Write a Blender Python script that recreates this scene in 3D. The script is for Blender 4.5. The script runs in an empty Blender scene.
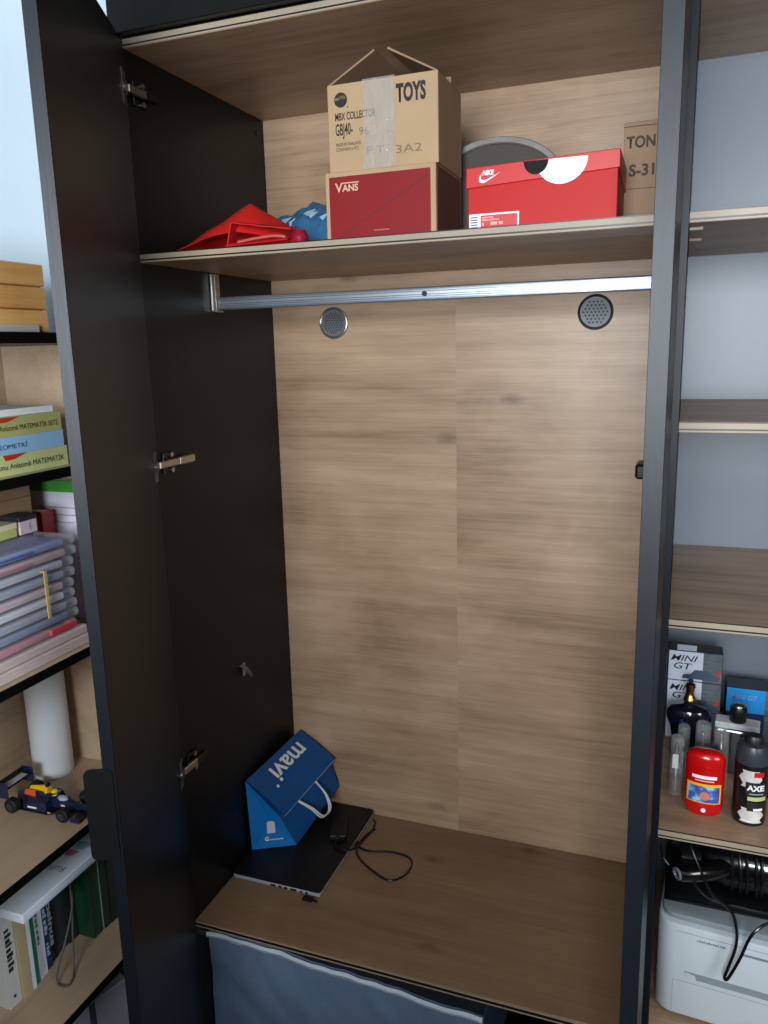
import bpy, bmesh, math, random
from mathutils import Vector, Matrix
from mathutils import noise as mnoise

C = bpy.context.scene.collection
SC = bpy.context.scene

# ------------------------------------------------------------------ camera, world, light, exposure
yaw, pitch, roll = 0.3618, 0.2047, -0.0247
fw = Vector((-math.sin(yaw)*math.cos(pitch), math.cos(yaw)*math.cos(pitch), -math.sin(pitch)))
rt = Vector((math.cos(yaw), math.sin(yaw), 0)); up = rt.cross(fw)
r2 = math.cos(roll)*rt + math.sin(roll)*up
u2 = -math.sin(roll)*rt + math.cos(roll)*up
cd = bpy.data.cameras.new('camera'); cam = bpy.data.objects.new('camera', cd); C.objects.link(cam)
M = Matrix.Identity(4)
for i in range(3):
    M[i][0] = r2[i]; M[i][1] = u2[i]; M[i][2] = -fw[i]
M.translation = Vector((1.0464, -1.4, 1.72))
cam.matrix_world = M
cd.sensor_fit = 'VERTICAL'; cd.sensor_height = 36.0; cd.lens = 790.26/1024*36.0
cd.clip_start = 0.01
SC.camera = cam

world = bpy.data.worlds.new('sky'); SC.world = world; world.use_nodes = True
bgn = world.node_tree.nodes['Background']
bgn.inputs['Color'].default_value = (0.70, 0.82, 1.0, 1); bgn.inputs['Strength'].default_value = 1.0

# two windows: one behind the camera, one added in the right-hand wall for the bookcase light
WX0, WX1, WZ0, WZ1, WY = 0.50, 1.55, 1.30, 2.45, -3.3
VY0, VY1, VX = -2.75, -1.25, 2.9
def daylight(loc, rot, sx, sy, watt):
    ld = bpy.data.lights.new('window_daylight', 'AREA'); ld.shape = 'RECTANGLE'
    ld.size = sx; ld.size_y = sy; ld.energy = watt; ld.color = (0.87, 0.94, 1.0)
    lo = bpy.data.objects.new('window_daylight', ld); C.objects.link(lo); lo.location = loc; lo.rotation_euler = rot
daylight(((WX0+WX1)/2, WY+0.03, (WZ0+WZ1)/2), (math.radians(90), 0, 0), WX1-WX0-.1, WZ1-WZ0-.1, 124)
daylight((VX-.03, (VY0+VY1)/2, (WZ0+WZ1)/2), (math.radians(90), 0, math.radians(90)), VY1-VY0-.1, WZ1-WZ0-.1, 40)

vs = SC.view_settings
vs.view_transform = 'Standard'; vs.look = 'None'; vs.gamma = 1.0; vs.use_curve_mapping = False
vs.exposure = 0.2

# ------------------------------------------------------------------ materials
def lin(v):
    v /= 255.0
    return v/12.92 if v <= 0.04045 else ((v+0.055)/1.055)**2.4
def rgb(r, g, b): return (lin(r), lin(g), lin(b), 1.0)
MATS = {}
def mat(name, col, rough=0.5, metal=0.0, bump=0.0, bscale=60.0, var=0.0, vscale=8.0, alpha=1.0, trans=0.0, spec=0.5, coat=0.0, stretch=(1, 1, 1), ior=1.45):
    if name in MATS: return MATS[name]
    m = bpy.data.materials.new(name); m.use_nodes = True; MATS[name] = m
    nt = m.node_tree; b = nt.nodes['Principled BSDF']
    b.inputs['Base Color'].default_value = rgb(*col)
    b.inputs['Roughness'].default_value = rough; b.inputs['Metallic'].default_value = metal
    b.inputs['Alpha'].default_value = alpha; b.inputs['Transmission Weight'].default_value = trans
    b.inputs['Specular IOR Level'].default_value = spec; b.inputs['Coat Weight'].default_value = coat
    b.inputs['IOR'].default_value = ior
    tc = nt.nodes.new('ShaderNodeTexCoord'); mp = nt.nodes.new('ShaderNodeMapping'); mp.inputs['Scale'].default_value = stretch
    nt.links.new(tc.outputs['Object'], mp.inputs['Vector'])
    n = nt.nodes.new('ShaderNodeTexNoise'); n.inputs['Scale'].default_value = vscale; n.inputs['Detail'].default_value = 4
    nt.links.new(mp.outputs['Vector'], n.inputs['Vector'])
    v = max(var, 0.02)
    cr = nt.nodes.new('ShaderNodeValToRGB')
    c = rgb(*col)
    cr.color_ramp.elements[0].position = 0.3; cr.color_ramp.elements[1].position = 0.7
    cr.color_ramp.elements[0].color = (c[0]*(1-v), c[1]*(1-v), c[2]*(1-v), 1)
    cr.color_ramp.elements[1].color = (min(1, c[0]*(1+v)), min(1, c[1]*(1+v)), min(1, c[2]*(1+v)), 1)
    nt.links.new(n.outputs['Fac'], cr.inputs['Fac']); nt.links.new(cr.outputs['Color'], b.inputs['Base Color'])
    if bump:
        n2 = nt.nodes.new('ShaderNodeTexNoise'); n2.inputs['Scale'].default_value = bscale; n2.inputs['Detail'].default_value = 3
        nt.links.new(mp.outputs['Vector'], n2.inputs['Vector'])
        bp = nt.nodes.new('ShaderNodeBump'); bp.inputs['Strength'].default_value = bump; bp.inputs['Distance'].default_value = 0.004
        nt.links.new(n2.outputs['Fac'], bp.inputs['Height']); nt.links.new(bp.outputs['Normal'], b.inputs['Normal'])
    return m

def wood(name, dark, mid, light, rough=0.42, knots=True, gs=1.0, ridges=0.12, ax='x'):
    """oak laminate: grain along X, tone patches, streaks, small knots, fine brushed lines"""
    if name in MATS: return MATS[name]
    m = bpy.data.materials.new(name); m.use_nodes = True; MATS[name] = m
    nt = m.node_tree; N = nt.nodes; L = nt.links; b = N['Principled BSDF']
    tc = N.new('ShaderNodeTexCoord'); oi = N.new('ShaderNodeObjectInfo')
    off = N.new('ShaderNodeVectorMath'); off.operation = 'SCALE'
    comb = N.new('ShaderNodeCombineXYZ'); comb.inputs[0].default_value = 7.3; comb.inputs[1].default_value = 3.1; comb.inputs[2].default_value = 5.7
    L.new(comb.outputs[0], off.inputs[0]); L.new(oi.outputs['Random'], off.inputs['Scale'])
    add = N.new('ShaderNodeVectorMath'); add.operation = 'ADD'; L.new(tc.outputs['Object'], add.inputs[0]); L.new(off.outputs[0], add.inputs[1])
    def nz(sc, scale, detail=5, rough_=0.6, dist=0.0):
        if ax == 'y': sc = (sc[1], sc[0], sc[2])
        mp = N.new('ShaderNodeMapping'); mp.inputs['Scale'].default_value = sc; L.new(add.outputs[0], mp.inputs['Vector'])
        n = N.new('ShaderNodeTexNoise'); n.inputs['Scale'].default_value = scale*gs; n.inputs['Detail'].default_value = detail
        n.inputs['Roughness'].default_value = rough_; n.inputs['Distortion'].default_value = dist
        L.new(mp.outputs[0], n.inputs['Vector']); return n
    big = nz((0.9, 2.2, 2.2), 2.4, 4, 0.6, 0.4)
    streak = nz((0.8, 13, 13), 2.6, 8, 0.70, 0.15)
    fine = nz((0.25, 34, 34), 8.0, 4, 0.7)
    ridge = nz((0.12, 40, 40), 9.0, 2, 0.6)
    def mix(a, bb, f):
        mx = N.new('ShaderNodeMath'); mx.operation = 'MULTIPLY_ADD'; L.new(bb, mx.inputs[0]); mx.inputs[1].default_value = f; L.new(a, mx.inputs[2]); return mx.outputs[0]
    s = mix(big.outputs['Fac'], streak.outputs['Fac'], 0.75)
    s = mix(s, fine.outputs['Fac'], 0.45)
    mr = N.new('ShaderNodeMapRange'); mr.inputs['From Min'].default_value = 0.70; mr.inputs['From Max'].default_value = 1.50
    L.new(s, mr.inputs['Value'])
    cr = N.new('ShaderNodeValToRGB'); e = cr.color_ramp.elements
    e[0].position = 0.0; e[0].color = rgb(*dark); e[1].position = 1.0; e[1].color = rgb(*light)
    em = e.new(0.42); em.color = rgb(*mid)
    L.new(mr.outputs[0], cr.inputs['Fac']); out = cr.outputs['Color']
    if knots:
        mp = N.new('ShaderNodeMapping'); mp.inputs['Scale'].default_value = (4.2, 9.5, 9.5) if ax == 'x' else (9.5, 4.2, 9.5); L.new(add.outputs[0], mp.inputs['Vector'])
        wn = N.new('ShaderNodeTexNoise'); wn.inputs['Scale'].default_value = 6.0; L.new(mp.outputs[0], wn.inputs['Vector'])
        wm = N.new('ShaderNodeMixRGB'); wm.inputs['Fac'].default_value = 0.10; L.new(mp.outputs[0], wm.inputs['Color1']); L.new(wn.outputs['Color'], wm.inputs['Color2'])
        vo = N.new('ShaderNodeTexVoronoi'); vo.inputs['Scale'].default_value = 1.0; vo.inputs['Randomness'].default_value = 1.0; L.new(wm.outputs[0], vo.inputs['Vector'])
        kr = N.new('ShaderNodeMapRange'); kr.inputs['From Min'].default_value = 0.02; kr.inputs['From Max'].default_value = 0.16
        kr.inputs['To Min'].default_value = 0.50; kr.inputs['To Max'].default_value = 1.0; L.new(vo.outputs['Distance'], kr.inputs['Value'])
        # keep a knot only in some of the cells
        sep = N.new('ShaderNodeSeparateColor'); L.new(vo.outputs['Color'], sep.inputs[0])
        gt = N.new('ShaderNodeMath'); gt.operation = 'GREATER_THAN'; gt.inputs[1].default_value = 0.42; L.new(sep.outputs[0], gt.inputs[0])
        mx = N.new('ShaderNodeMixRGB'); mx.blend_type = 'MULTIPLY'; L.new(gt.outputs[0], mx.inputs['Fac']); L.new(out, mx.inputs['Color1']); L.new(kr.outputs[0], mx.inputs['Color2'])
        out = mx.outputs['Color']
    L.new(out, b.inputs['Base Color'])
    b.inputs['Roughness'].default_value = rough
    bp = N.new('ShaderNodeBump'); bp.inputs['Strength'].default_value = ridges; bp.inputs['Distance'].default_value = 0.002
    L.new(ridge.outputs['Fac'], bp.inputs['Height']); L.new(bp.outputs['Normal'], b.inputs['Normal'])
    return m

OAK = wood('oak_laminate', (118, 89, 67), (168, 136, 108), (202, 171, 142))
PALE = wood('pale_oak_laminate', (150, 127, 103), (178, 154, 128), (196, 174, 148), knots=False, gs=0.8, ridges=0.05, ax='y')
PINE = wood('varnished_pine', (176, 112, 50), (214, 158, 92), (232, 186, 120), rough=0.3, knots=True, gs=1.6, ridges=0.03, ax='y')
BLACK = mat('black_melamine', (11, 11, 11), 0.40, bump=0.05, bscale=180, var=0.10, vscale=30, spec=0.32)
BLKEDGE = mat('black_edge_band', (15, 20, 27), 0.42, bump=0.06, bscale=40, stretch=(6, 6, 0.6), var=0.10, spec=0.34)
EDGE = mat('beige_edge_band', (158, 142, 122), 0.45, var=0.05)
GREYP = mat('grey_back_board', (112, 119, 128), 0.36, var=0.04, vscale=2)
WALL = mat('painted_wall', (192, 206, 216), 0.8, bump=0.03, bscale=120)
CEIL = mat('ceiling_paint', (128, 126, 122), 0.85)
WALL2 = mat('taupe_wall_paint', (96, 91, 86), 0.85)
FLOORM = wood('floor_laminate', (38, 30, 25), (50, 40, 32), (62, 50, 40), rough=0.45)
STEEL = mat('nickel_steel', (176, 174, 168), 0.28, metal=1.0)
DSTEEL = mat('dark_steel', (70, 68, 66), 0.35, metal=1.0)
ALU = mat('brushed_aluminium', (186, 192, 200), 0.34, metal=0.85, bump=0.1, bscale=200, stretch=(0.05, 8, 8))
BLKPL = mat('black_plastic', (18, 18, 19), 0.35)
KRAFT = mat('kraft_cardboard', (176, 146, 112), 0.75, bump=0.05, bscale=220, var=0.05, vscale=14)
KRAFTD = mat('brown_cardboard', (150, 120, 92), 0.78, bump=0.05, bscale=220, var=0.06)
INK = mat('black_ink', (32, 28, 26), 0.6)
GINK = mat('faded_grey_ink', (122, 104, 86), 0.7)
WHITE = mat('white_print', (236, 236, 234), 0.5)
PAPER = mat('white_paper', (226, 226, 226), 0.7, var=0.03)
GLASS = mat('clear_glass', (240, 246, 246), 0.02, trans=1.0, ior=1.45)

# ------------------------------------------------------------------ geometry helpers
class G:
    def __init__(s): s.bm = bmesh.new()
    def _merge(s, b2, mtx=None):
        if mtx is not None: bmesh.ops.transform(b2, matrix=mtx, verts=b2.verts)
        me = bpy.data.meshes.new('tmp'); b2.to_mesh(me); b2.free(); s.bm.from_mesh(me); bpy.data.meshes.remove(me)
    def box(s, x0, x1, y0, y1, z0, z1, bev=0.0, seg=1, mtx=None):
        b2 = bmesh.new(); bmesh.ops.create_cube(b2, size=1.0)
        bmesh.ops.transform(b2, matrix=Matrix.Translation(((x0+x1)/2, (y0+y1)/2, (z0+z1)/2)) @ Matrix.Diagonal((x1-x0, y1-y0, z1-z0, 1)), verts=b2.verts)
        if bev: bmesh.ops.bevel(b2, geom=list(b2.edges), offset=bev, segments=seg, affect='EDGES', profile=0.5)
        s._merge(b2, mtx); return s
    def vbox(s, x0, x1, y0, y1, z0, z1, bev, seg=4, axis=2, bev2=0.0):
        """box whose edges along one axis are rounded"""
        b2 = bmesh.new(); bmesh.ops.create_cube(b2, size=1.0)
        bmesh.ops.transform(b2, matrix=Matrix.Translation(((x0+x1)/2, (y0+y1)/2, (z0+z1)/2)) @ Matrix.Diagonal((x1-x0, y1-y0, z1-z0, 1)), verts=b2.verts)
        ed = [e for e in b2.edges if abs((e.verts[0].co-e.verts[1].co)[axis]) > 1e-6]
        bmesh.ops.bevel(b2, geom=ed, offset=bev, segments=seg, affect='EDGES', profile=0.5)
        if bev2:
            ed = [e for e in b2.edges if abs((e.verts[0].co-e.verts[1].co)[axis]) < 1e-6 and len(e.link_faces) == 2 and any(len(f.verts) > 4 for f in e.link_faces)]
            bmesh.ops.bevel(b2, geom=ed, offset=bev2, segments=2, affect='EDGES', profile=0.5)
        s._merge(b2); return s
    def lathe(s, prof, n=24, c=(0, 0, 0), sx=1.0, sy=1.0, mtx=None):
        b2 = bmesh.new(); rings = []
        for r, z in prof:
            if r < 1e-6: rings.append([b2.verts.new((0, 0, z))])
            else: rings.append([b2.verts.new((r*math.cos(2*math.pi*k/n)*sx, r*math.sin(2*math.pi*k/n)*sy, z)) for k in range(n)])
        for a, b in zip(rings, rings[1:]):
            if len(a) == 1 and len(b) == 1: continue
            for k in range(n):
                k2 = (k+1) % n
                if len(a) == 1: b2.faces.new((a[0], b[k2], b[k])) if False else b2.faces.new((a[0], b[k], b[k2]))
                elif len(b) == 1: b2.faces.new((a[k], a[k2], b[0]))
                else: b2.faces.new((a[k], a[k2], b[k2], b[k]))
        if len(rings[0]) > 1: b2.faces.new(list(reversed(rings[0])))
        if len(rings[-1]) > 1: b2.faces.new(rings[-1])
        bmesh.ops.recalc_face_normals(b2, faces=b2.faces)
        T = Matrix.Translation(c)
        s._merge(b2, T @ mtx if mtx is not None else T); return s
    def cyl(s, p0, p1, r, r1=None, n=16):
        p0 = Vector(p0); p1 = Vector(p1); d = p1-p0; q = d.to_track_quat('Z', 'Y').to_matrix().to_4x4()
        return s.lathe([(r, 0), (r if r1 is None else r1, d.length)], n, p0, mtx=q)
    def tube(s, pts, r, n=8, smooth=6, closed=False):
        P_ = [Vector(p) for p in pts]
        if smooth > 1:
            Q = []; m = len(P_); rng = range(m) if closed else range(m-1)
            for i in rng:
                if closed: a, b, c, d = P_[(i-1) % m], P_[i], P_[(i+1) % m], P_[(i+2) % m]
                else: a, b, c, d = P_[max(i-1, 0)], P_[i], P_[i+1], P_[min(i+2, m-1)]
                for k in range(smooth):
                    t = k/smooth
                    Q.append(0.5*((2*b)+(c-a)*t+(2*a-5*b+4*c-d)*t*t+(3*b-a-3*c+d)*t**3))
            if not closed: Q.append(P_[-1])
            P_ = Q
        b2 = bmesh.new(); rings = []; m = len(P_); nrm = None
        for i, p in enumerate(P_):
            t = (P_[(i+1) % m]-P_[(i-1) % m]) if closed else (P_[min(i+1, m-1)]-P_[max(i-1, 0)])
            t.normalize()
            if nrm is None:
                nrm = t.orthogonal().normalized()
            else:
                nrm = (nrm - t*nrm.dot(t))
                nrm = nrm.normalized() if nrm.length > 1e-6 else t.orthogonal().normalized()
            bn = t.cross(nrm)
            rr = r(i/(m-1)) if callable(r) else r
            rings.append([b2.verts.new(p+rr*(math.cos(2*math.pi*k/n)*nrm+math.sin(2*math.pi*k/n)*bn)) for k in range(n)])
        prs = list(zip(rings, rings[1:])) + ([(rings[-1], rings[0])] if closed else [])
        for a, b in prs:
            for k in range(n): b2.faces.new((a[k], a[(k+1) % n], b[(k+1) % n], b[k]))
        if not closed: b2.faces.new(list(reversed(rings[0]))); b2.faces.new(rings[-1])
        bmesh.ops.recalc_face_normals(b2, faces=b2.faces)
        s._merge(b2); return s
    def torus(s, c, axis, R_, r, n=24, m=8, sx=1.0):
        q = Vector(axis).to_track_quat('Z', 'Y')
        return s.tube([Vector(c)+q @ Vector((R_*math.cos(2*math.pi*k/n), R_*math.sin(2*math.pi*k/n)*sx, 0)) for k in range(n)], r, m, 1, True)
    def prism(s, poly, o, ux, uy, d):
        """polygon (2d) at origin o in the frame ux, uy, extruded by vector d"""
        o, ux, uy, d = map(Vector, (o, ux, uy, d))
        b2 = bmesh.new()
        a = [b2.verts.new(o+ux*p[0]+uy*p[1]) for p in poly]; b = [b2.verts.new(v.co+d) for v in a]
        b2.faces.new(a); b2.faces.new(list(reversed(b)))
        k = len(a)
        for i in range(k): b2.faces.new((a[i], b[i], b[(i+1) % k], a[(i+1) % k]))
        bmesh.ops.recalc_face_normals(b2, faces=b2.faces)
        s._merge(b2); return s
    def hull(s, pts, faces):
        b2 = bmesh.new(); v = [b2.verts.new(p) for p in pts]
        for f in faces: b2.faces.new([v[i] for i in f])
        bmesh.ops.recalc_face_normals(b2, faces=b2.faces)
        s._merge(b2); return s
    def grid(s, nu, nv, fn, thick=None):
        b2 = bmesh.new(); vv = [[b2.verts.new(fn(i/nu, j/nv)) for j in range(nv+1)] for i in range(nu+1)]
        for i in range(nu):
            for j in range(nv): b2.faces.new((vv[i][j], vv[i+1][j], vv[i+1][j+1], vv[i][j+1]))
        if thick:
            bmesh.ops.recalc_face_normals(b2, faces=b2.faces)
            bmesh.ops.solidify(b2, geom=list(b2.faces), thickness=thick)
        s._merge(b2); return s

def P(name, g, m, parent=None, smooth=False, loc=None, rotz=0.0, label=None, kind=None):
    me = bpy.data.meshes.new(name); g.bm.to_mesh(me); g.bm.free()
    if isinstance(m, (list, tuple)):
        for q in m: me.materials.append(q)
    else: me.materials.append(m)
    if smooth:
        me.polygons.foreach_set('use_smooth', [True]*len(me.polygons))
        try: me.set_sharp_from_angle(angle=math.radians(38))
        except Exception: pass
    o = bpy.data.objects.new(name, me); C.objects.link(o)
    if parent: o.parent = parent
    if loc: o.location = loc
    o.rotation_euler = (0, 0, rotz)
    if label: o['label'] = label
    if kind: o['kind'] = kind
    return o
def thing(name, label, cat, loc=(0, 0, 0), rotz=0.0, group=None, rot=None):
    o = bpy.data.objects.new(name, None); C.objects.link(o); o.empty_display_size = 0.05
    o.location = loc; o.rotation_euler = rot if rot else (0, 0, rotz); o['label'] = label; o['category'] = cat
    if group: o['group'] = group
    return o
def tag(o, label, cat, group=None):
    o['label'] = label; o['category'] = cat
    if group: o['group'] = group
    return o
def struct(name, g, m, parent=None):
    o = P(name, g, m, parent)
    if not parent: o['kind'] = 'structure'
    return o
def text(body, parent, m, o, ux, uy, width=None, height=None, name='lettering', bold=0.0, shear=0.0, space=1.0, align='LEFT'):
    """flat print on a face: o = lower left corner, ux/uy = unit directions of reading and of letter height"""
    cu = bpy.data.curves.new('t', 'FONT'); cu.body = body; cu.size = 1.0; cu.shear = shear; cu.offset = bold; cu.resolution_u = 3; cu.space_character = space
    to = bpy.data.objects.new('t', cu); C.objects.link(to)
    dg = bpy.context.evaluated_depsgraph_get()
    me = bpy.data.meshes.new_from_object(to.evaluated_get(dg))
    bpy.data.objects.remove(to); bpy.data.curves.remove(cu)
    xs = [v.co.x for v in me.vertices]; ys = [v.co.y for v in me.vertices]
    x0, x1, y0, y1 = min(xs), max(xs), min(ys), max(ys)
    sx = width/(x1-x0) if width else height/(y1-y0); sy = height/(y1-y0) if height else sx
    o, ux, uy = Vector(o), Vector(ux), Vector(uy)
    for v in me.vertices:
        v.co = o + ux*((v.co.x-x0)*sx) + uy*((v.co.y-y0)*sy)
    me.name = name; me.materials.clear(); me.materials.append(m)
    ob = bpy.data.objects.new(name, me); C.objects.link(ob); ob.parent = parent
    return ob
def bars(parent, m, o, ux, uy, width, height, n, name='small_print'):
    """a run of print too small to read: n short bars of unequal length"""
    g = G(); nn = Vector(ux).cross(Vector(uy)).normalized()*.0003; x = 0.0; step = width/n
    for k in range(n):
        w_ = step*(.55+.3*((k*7) % 3)/2); h_ = height*(.75+.25*((k*5) % 2))
        g.prism([(x, 0), (x+w_, 0), (x+w_, h_), (x, h_)], o, ux, uy, nn); x += step
    return P(name, g, m, parent, kind='stuff')
X, Y, Z = Vector((1, 0, 0)), Vector((0, 1, 0)), Vector((0, 0, 1))
def rnd(a, b): return random.uniform(a, b)
random.seed(7)

# ------------------------------------------------------------------ the room
RX0, RX1, RY0, RY1, RZ = -0.45, 2.9, WY, 0.58, 2.72
struct('floor', G().box(RX0-.1, RX1+.1, RY0-.1, RY1+.1, -0.1, 0), FLOORM)
struct('ceiling', G().box(RX0-.1, RX1+.1, RY0-.1, RY1+.1, RZ, RZ+.1), CEIL)
struct('wall_left', G().box(RX0-.1, RX0, RY0-.1, RY1+.1, 0, RZ), WALL)
g = G(); g.box(RX1, RX1+.1, RY0-.1, VY0, 0, RZ); g.box(RX1, RX1+.1, VY1, RY1+.1, 0, RZ)
g.box(RX1, RX1+.1, VY0, VY1, 0, WZ0); g.box(RX1, RX1+.1, VY0, VY1, WZ1, RZ)
struct('wall_right', g, WALL2)
struct('wall_back', G().box(RX0, RX1, RY1, RY1+.1, 0, RZ), WALL)
struct('wall_niche', G().box(RX0, -.0195, 0.0, RY1, 0, RZ), WALL)
g = G(); g.box(RX0, WX0, RY0-.1, RY0, 0, RZ); g.box(WX1, RX1, RY0-.1, RY0, 0, RZ)
g.box(WX0, WX1, RY0-.1, RY0, 0, WZ0); g.box(WX0, WX1, RY0-.1, RY0, WZ1, RZ)
struct('wall_front', g, WALL2)
g = G()
for a, b, c, d in ((WX0, WX0+.05, WZ0, WZ1), (WX1-.05, WX1, WZ0, WZ1), (WX0+.05, WX1-.05, WZ0, WZ0+.05), (WX0+.05, WX1-.05, WZ1-.05, WZ1)):
    g.box(a, b, RY0-.07, RY0-.01, c, d, 0.004)
wn = struct('window_1', g, mat('window_frame_white', (235, 236, 236), 0.4))
P('mullion', G().box((WX0+WX1)/2-.03, (WX0+WX1)/2+.03, RY0-.07, RY0-.01, WZ0+.05, WZ1-.05, 0.004), MATS['window_frame_white'], wn)
for a, b in ((WX0+.05, (WX0+WX1)/2-.03), ((WX0+WX1)/2+.03, WX1-.05)):
    P('pane', G().box(a, b, RY0-.045, RY0-.04, WZ0+.05, WZ1-.05), GLASS, wn)
g = G()
for a, b, c, d in ((VY0, VY0+.05, WZ0, WZ1), (VY1-.05, VY1, WZ0, WZ1), (VY0+.05, VY1-.05, WZ0, WZ0+.05), (VY0+.05, VY1-.05, WZ1-.05, WZ1)):
    g.box(RX1+.01, RX1+.07, a, b, c, d, 0.004)
wn = struct('added_window', g, MATS['window_frame_white'])  # unseen side window, added to light the bookcase
P('pane', G().box(RX1+.04, RX1+.045, VY0+.05, VY1-.05, WZ0+.05, WZ1-.05), GLASS, wn)
struct('baseboard_left', G().box(RX0, RX0+.012, RY0+.02, -1.32, 0, .08, .002), mat('baseboard_white', (230, 230, 228), 0.5))

# ------------------------------------------------------------------ wardrobe
ZT, ZS, ZB = 2.2985, 1.9012, 0.353          # undersides of top panel, hat shelf, bench panel
W = 1.007; D = 0.553; TH = 0.018
wd = thing('wardrobe', 'black wardrobe with open doors, oak-look back, hat shelf, hanging rail and bench', 'wardrobe')
P('side_panel', G().box(-TH, 0, 0, .57, 0, 2.64, .0008), BLACK, wd)
P('side_panel', G().box(W, W+TH, 0, .57, 0, 2.64, .0008), BLACK, wd)
P('back_panel', G().box(0.0005, 0.50995, D, D+.008, 0.02, 2.62), OAK, wd, label='oak-look back board, wide left half')
P('back_panel', G().box(0.51005, W-.0005, D, D+.008, 0.02, 2.62), OAK, wd, label='oak-look back board, finer-grained half')
P('roof_panel', G().box(0.0005, W-.0005, 0, D-.001, 2.622, 2.64, .0008), BLACK, wd)
P('plinth_panel', G().box(0.0005, W-.0005, 0.06, D-.001, 0.0, 0.018, .0008), BLACK, wd)
def shelf(parent, name, x0, x1, y0, y1, z0, m=OAK, th=TH):
    o = P(name, G().box(x0, x1, y0+.0014, y1, z0, z0+th, .0006), m, parent)
    # front edge: beige band with a thin recessed dark line above its lower lip
    P('edge_band', G().box(x0, x1, y0, y0+.0013, z0+.0065, z0+th-.0022), EDGE, o)
    P('edge_band', G().box(x0, x1, y0, y0+.0013, z0+.0008, z0+.0036), EDGE, o)
    P('edge_line', G().box(x0, x1, y0+.0006, y0+.0013, z0+.0037, z0+.0064), BLKPL, o)
    P('edge_line', G().box(x0, x1, y0+.0004, y0+.0013, z0+th-.0021, z0+th-.0001), BLKPL, o)
    return o
shelf(wd, 'top_panel', 0.0005, W-.0005, 0, D-.0005, ZT)
shelf(wd, 'hat_shelf', 0.0005, W-.0005, 0, D-.0005, ZS)
bp_ = P('bench_panel', G().box(0.0005, W-.0005, 0.0014, D-.0005, ZB, ZB+TH, .0006), wood('oak_laminate_shaded', (98, 74, 54), (134, 105, 78), (158, 128, 98)), wd)  # oak copy darkened in its colour for the shade low in the bay
P('edge_band', G().box(0.0005, W-.0005, 0, .0013, ZB+.0125, ZB+.0155), EDGE, bp_)
P('edge_band', G().box(0.0005, W-.0005, 0, .0013, ZB+.003, ZB+.0055), EDGE, bp_)
P('edge_line', G().box(0.0005, W-.0005, .0004, .0013, ZB+.0056, ZB+.0124), BLKPL, bp_)
# closed doors of the upper compartment
for a, b in ((-.015, .502), (.505, W+.015)):
    P('upper_door', G().box(a, b, -.0205, -.0015, ZT+TH+.0015, 2.638, .0012), BLACK, wd)
# left door, standing open at 66 degrees
A = math.radians(64.6); DW = 0.525
HX, HY = 0.0012, -0.0008
ldoor = P('door', G().box(0, DW, -.020, 0, 0.03, ZT+.014, .0012), BLACK, wd, loc=(HX, HY, 0), rotz=-A)
P('edge_band', G().box(DW, DW+.0012, -.0195, -.0005, 0.031, ZT+.013), BLKEDGE, ldoor)
P('pull_plate', G().vbox(DW+.0015, DW+.0045, -.050, -.0045, .913, 1.075, .012, 5, axis=0), BLKPL, ldoor, label='black edge-pull plate with rounded corners')
# right door, standing open at 90 degrees, seen edge-on
rdoor = P('door', G().box(-.021, 0, -.502, 0, 0.03, ZT+.014, .0012), BLACK, wd, loc=(1.0315, -.014, 0))
P('edge_band', G().box(-.0205, -.0005, -.5032, -.5021, 0.031, ZT+.013), BLKEDGE, rdoor)
# hinges on the left side
for i, z in enumerate((2.224, 1.487, 0.775)):
    L_ = (0.075, 0.118, 0.075)[i]
    h = P('hinge', G().box(0.0008, .004, .018, .062, z-.022, z+.022, .0008), DSTEEL, wd)
    P('hinge_arm', G().box(.006, .017, -.012, L_*.55, z-.008, z+.008, .002), STEEL, h)
    P('arm_cover', G().box(.005, .018, L_*.5, L_, z-.009, z+.009, .002), (DSTEEL, STEEL, DSTEEL)[i], h)
    for zz in (z-.017, z+.017): P('screw', G().cyl((.004, .042, zz), (.010, .042, zz), .0055, n=12), STEEL, h)
    dxy = (math.cos(A), -math.sin(A)); nn = (math.sin(A), math.cos(A))
    cp = P('cup_plate', G().box(.010, .040, .0003, .0025, z-.034, z+.030, .0006), STEEL, ldoor)
    P('cup_rim', G().cyl((.025, .0027, z-.002), (.025, .006, z-.002), .0125, n=20), STEEL, cp)
# hinges on the right side, only their noses stick out past the door
for i, z in enumerate((2.224, 1.503, 0.775)):
    h = P('hinge', G().box(W-.004, W-.0008, .018, .062, z-.022, z+.022, .0008), DSTEEL, wd)
    if i == 1: P('hinge_cover', G().box(W-.030, W-.0045, -.005, .05, z-.013, z+.013, .004), BLACK, h)
    else: P('hinge_arm', G().box(W-.009, W-.0045, -.008, .06, z-.010, z+.010, .002), STEEL, h)
# hanging rail
rl = P('hanging_rail', G().vbox(.014, W-.014, .262, .279, 1.8165, 1.8455, .004, 3, axis=0), ALU, wd, smooth=True)
g = G()
for zz in (1.8215, 1.8255, 1.8295, 1.8365, 1.8405): g.box(.0145, W-.0145, .2608, .2622, zz-.0009, zz+.0009)
P('rail_rib', g, mat('dark_aluminium', (120, 128, 140), 0.4, metal=0.8), rl)
P('rail_screw', G().cyl((.522, .262, 1.831), (.522, .2595, 1.831), .006, n=16), DSTEEL, rl)
P('screw_recess', G().cyl((.522, .2596, 1.831), (.522, .2590, 1.831), .003, n=12), BLKPL, rl)
for x0, x1 in ((.0006, .0125), (W-.0125, W-.0006)):
    b_ = P('rail_bracket', G().box(x0, x0+.003 if x0 < .5 else x0+.008, .252, .290, 1.8145, 1.8995, .001).box(x0, x1, .255, .258, 1.8145, 1.897, .0008).box(x0, x1, .254, .287, 1.812, 1.816, .0006), STEEL, wd)
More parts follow.
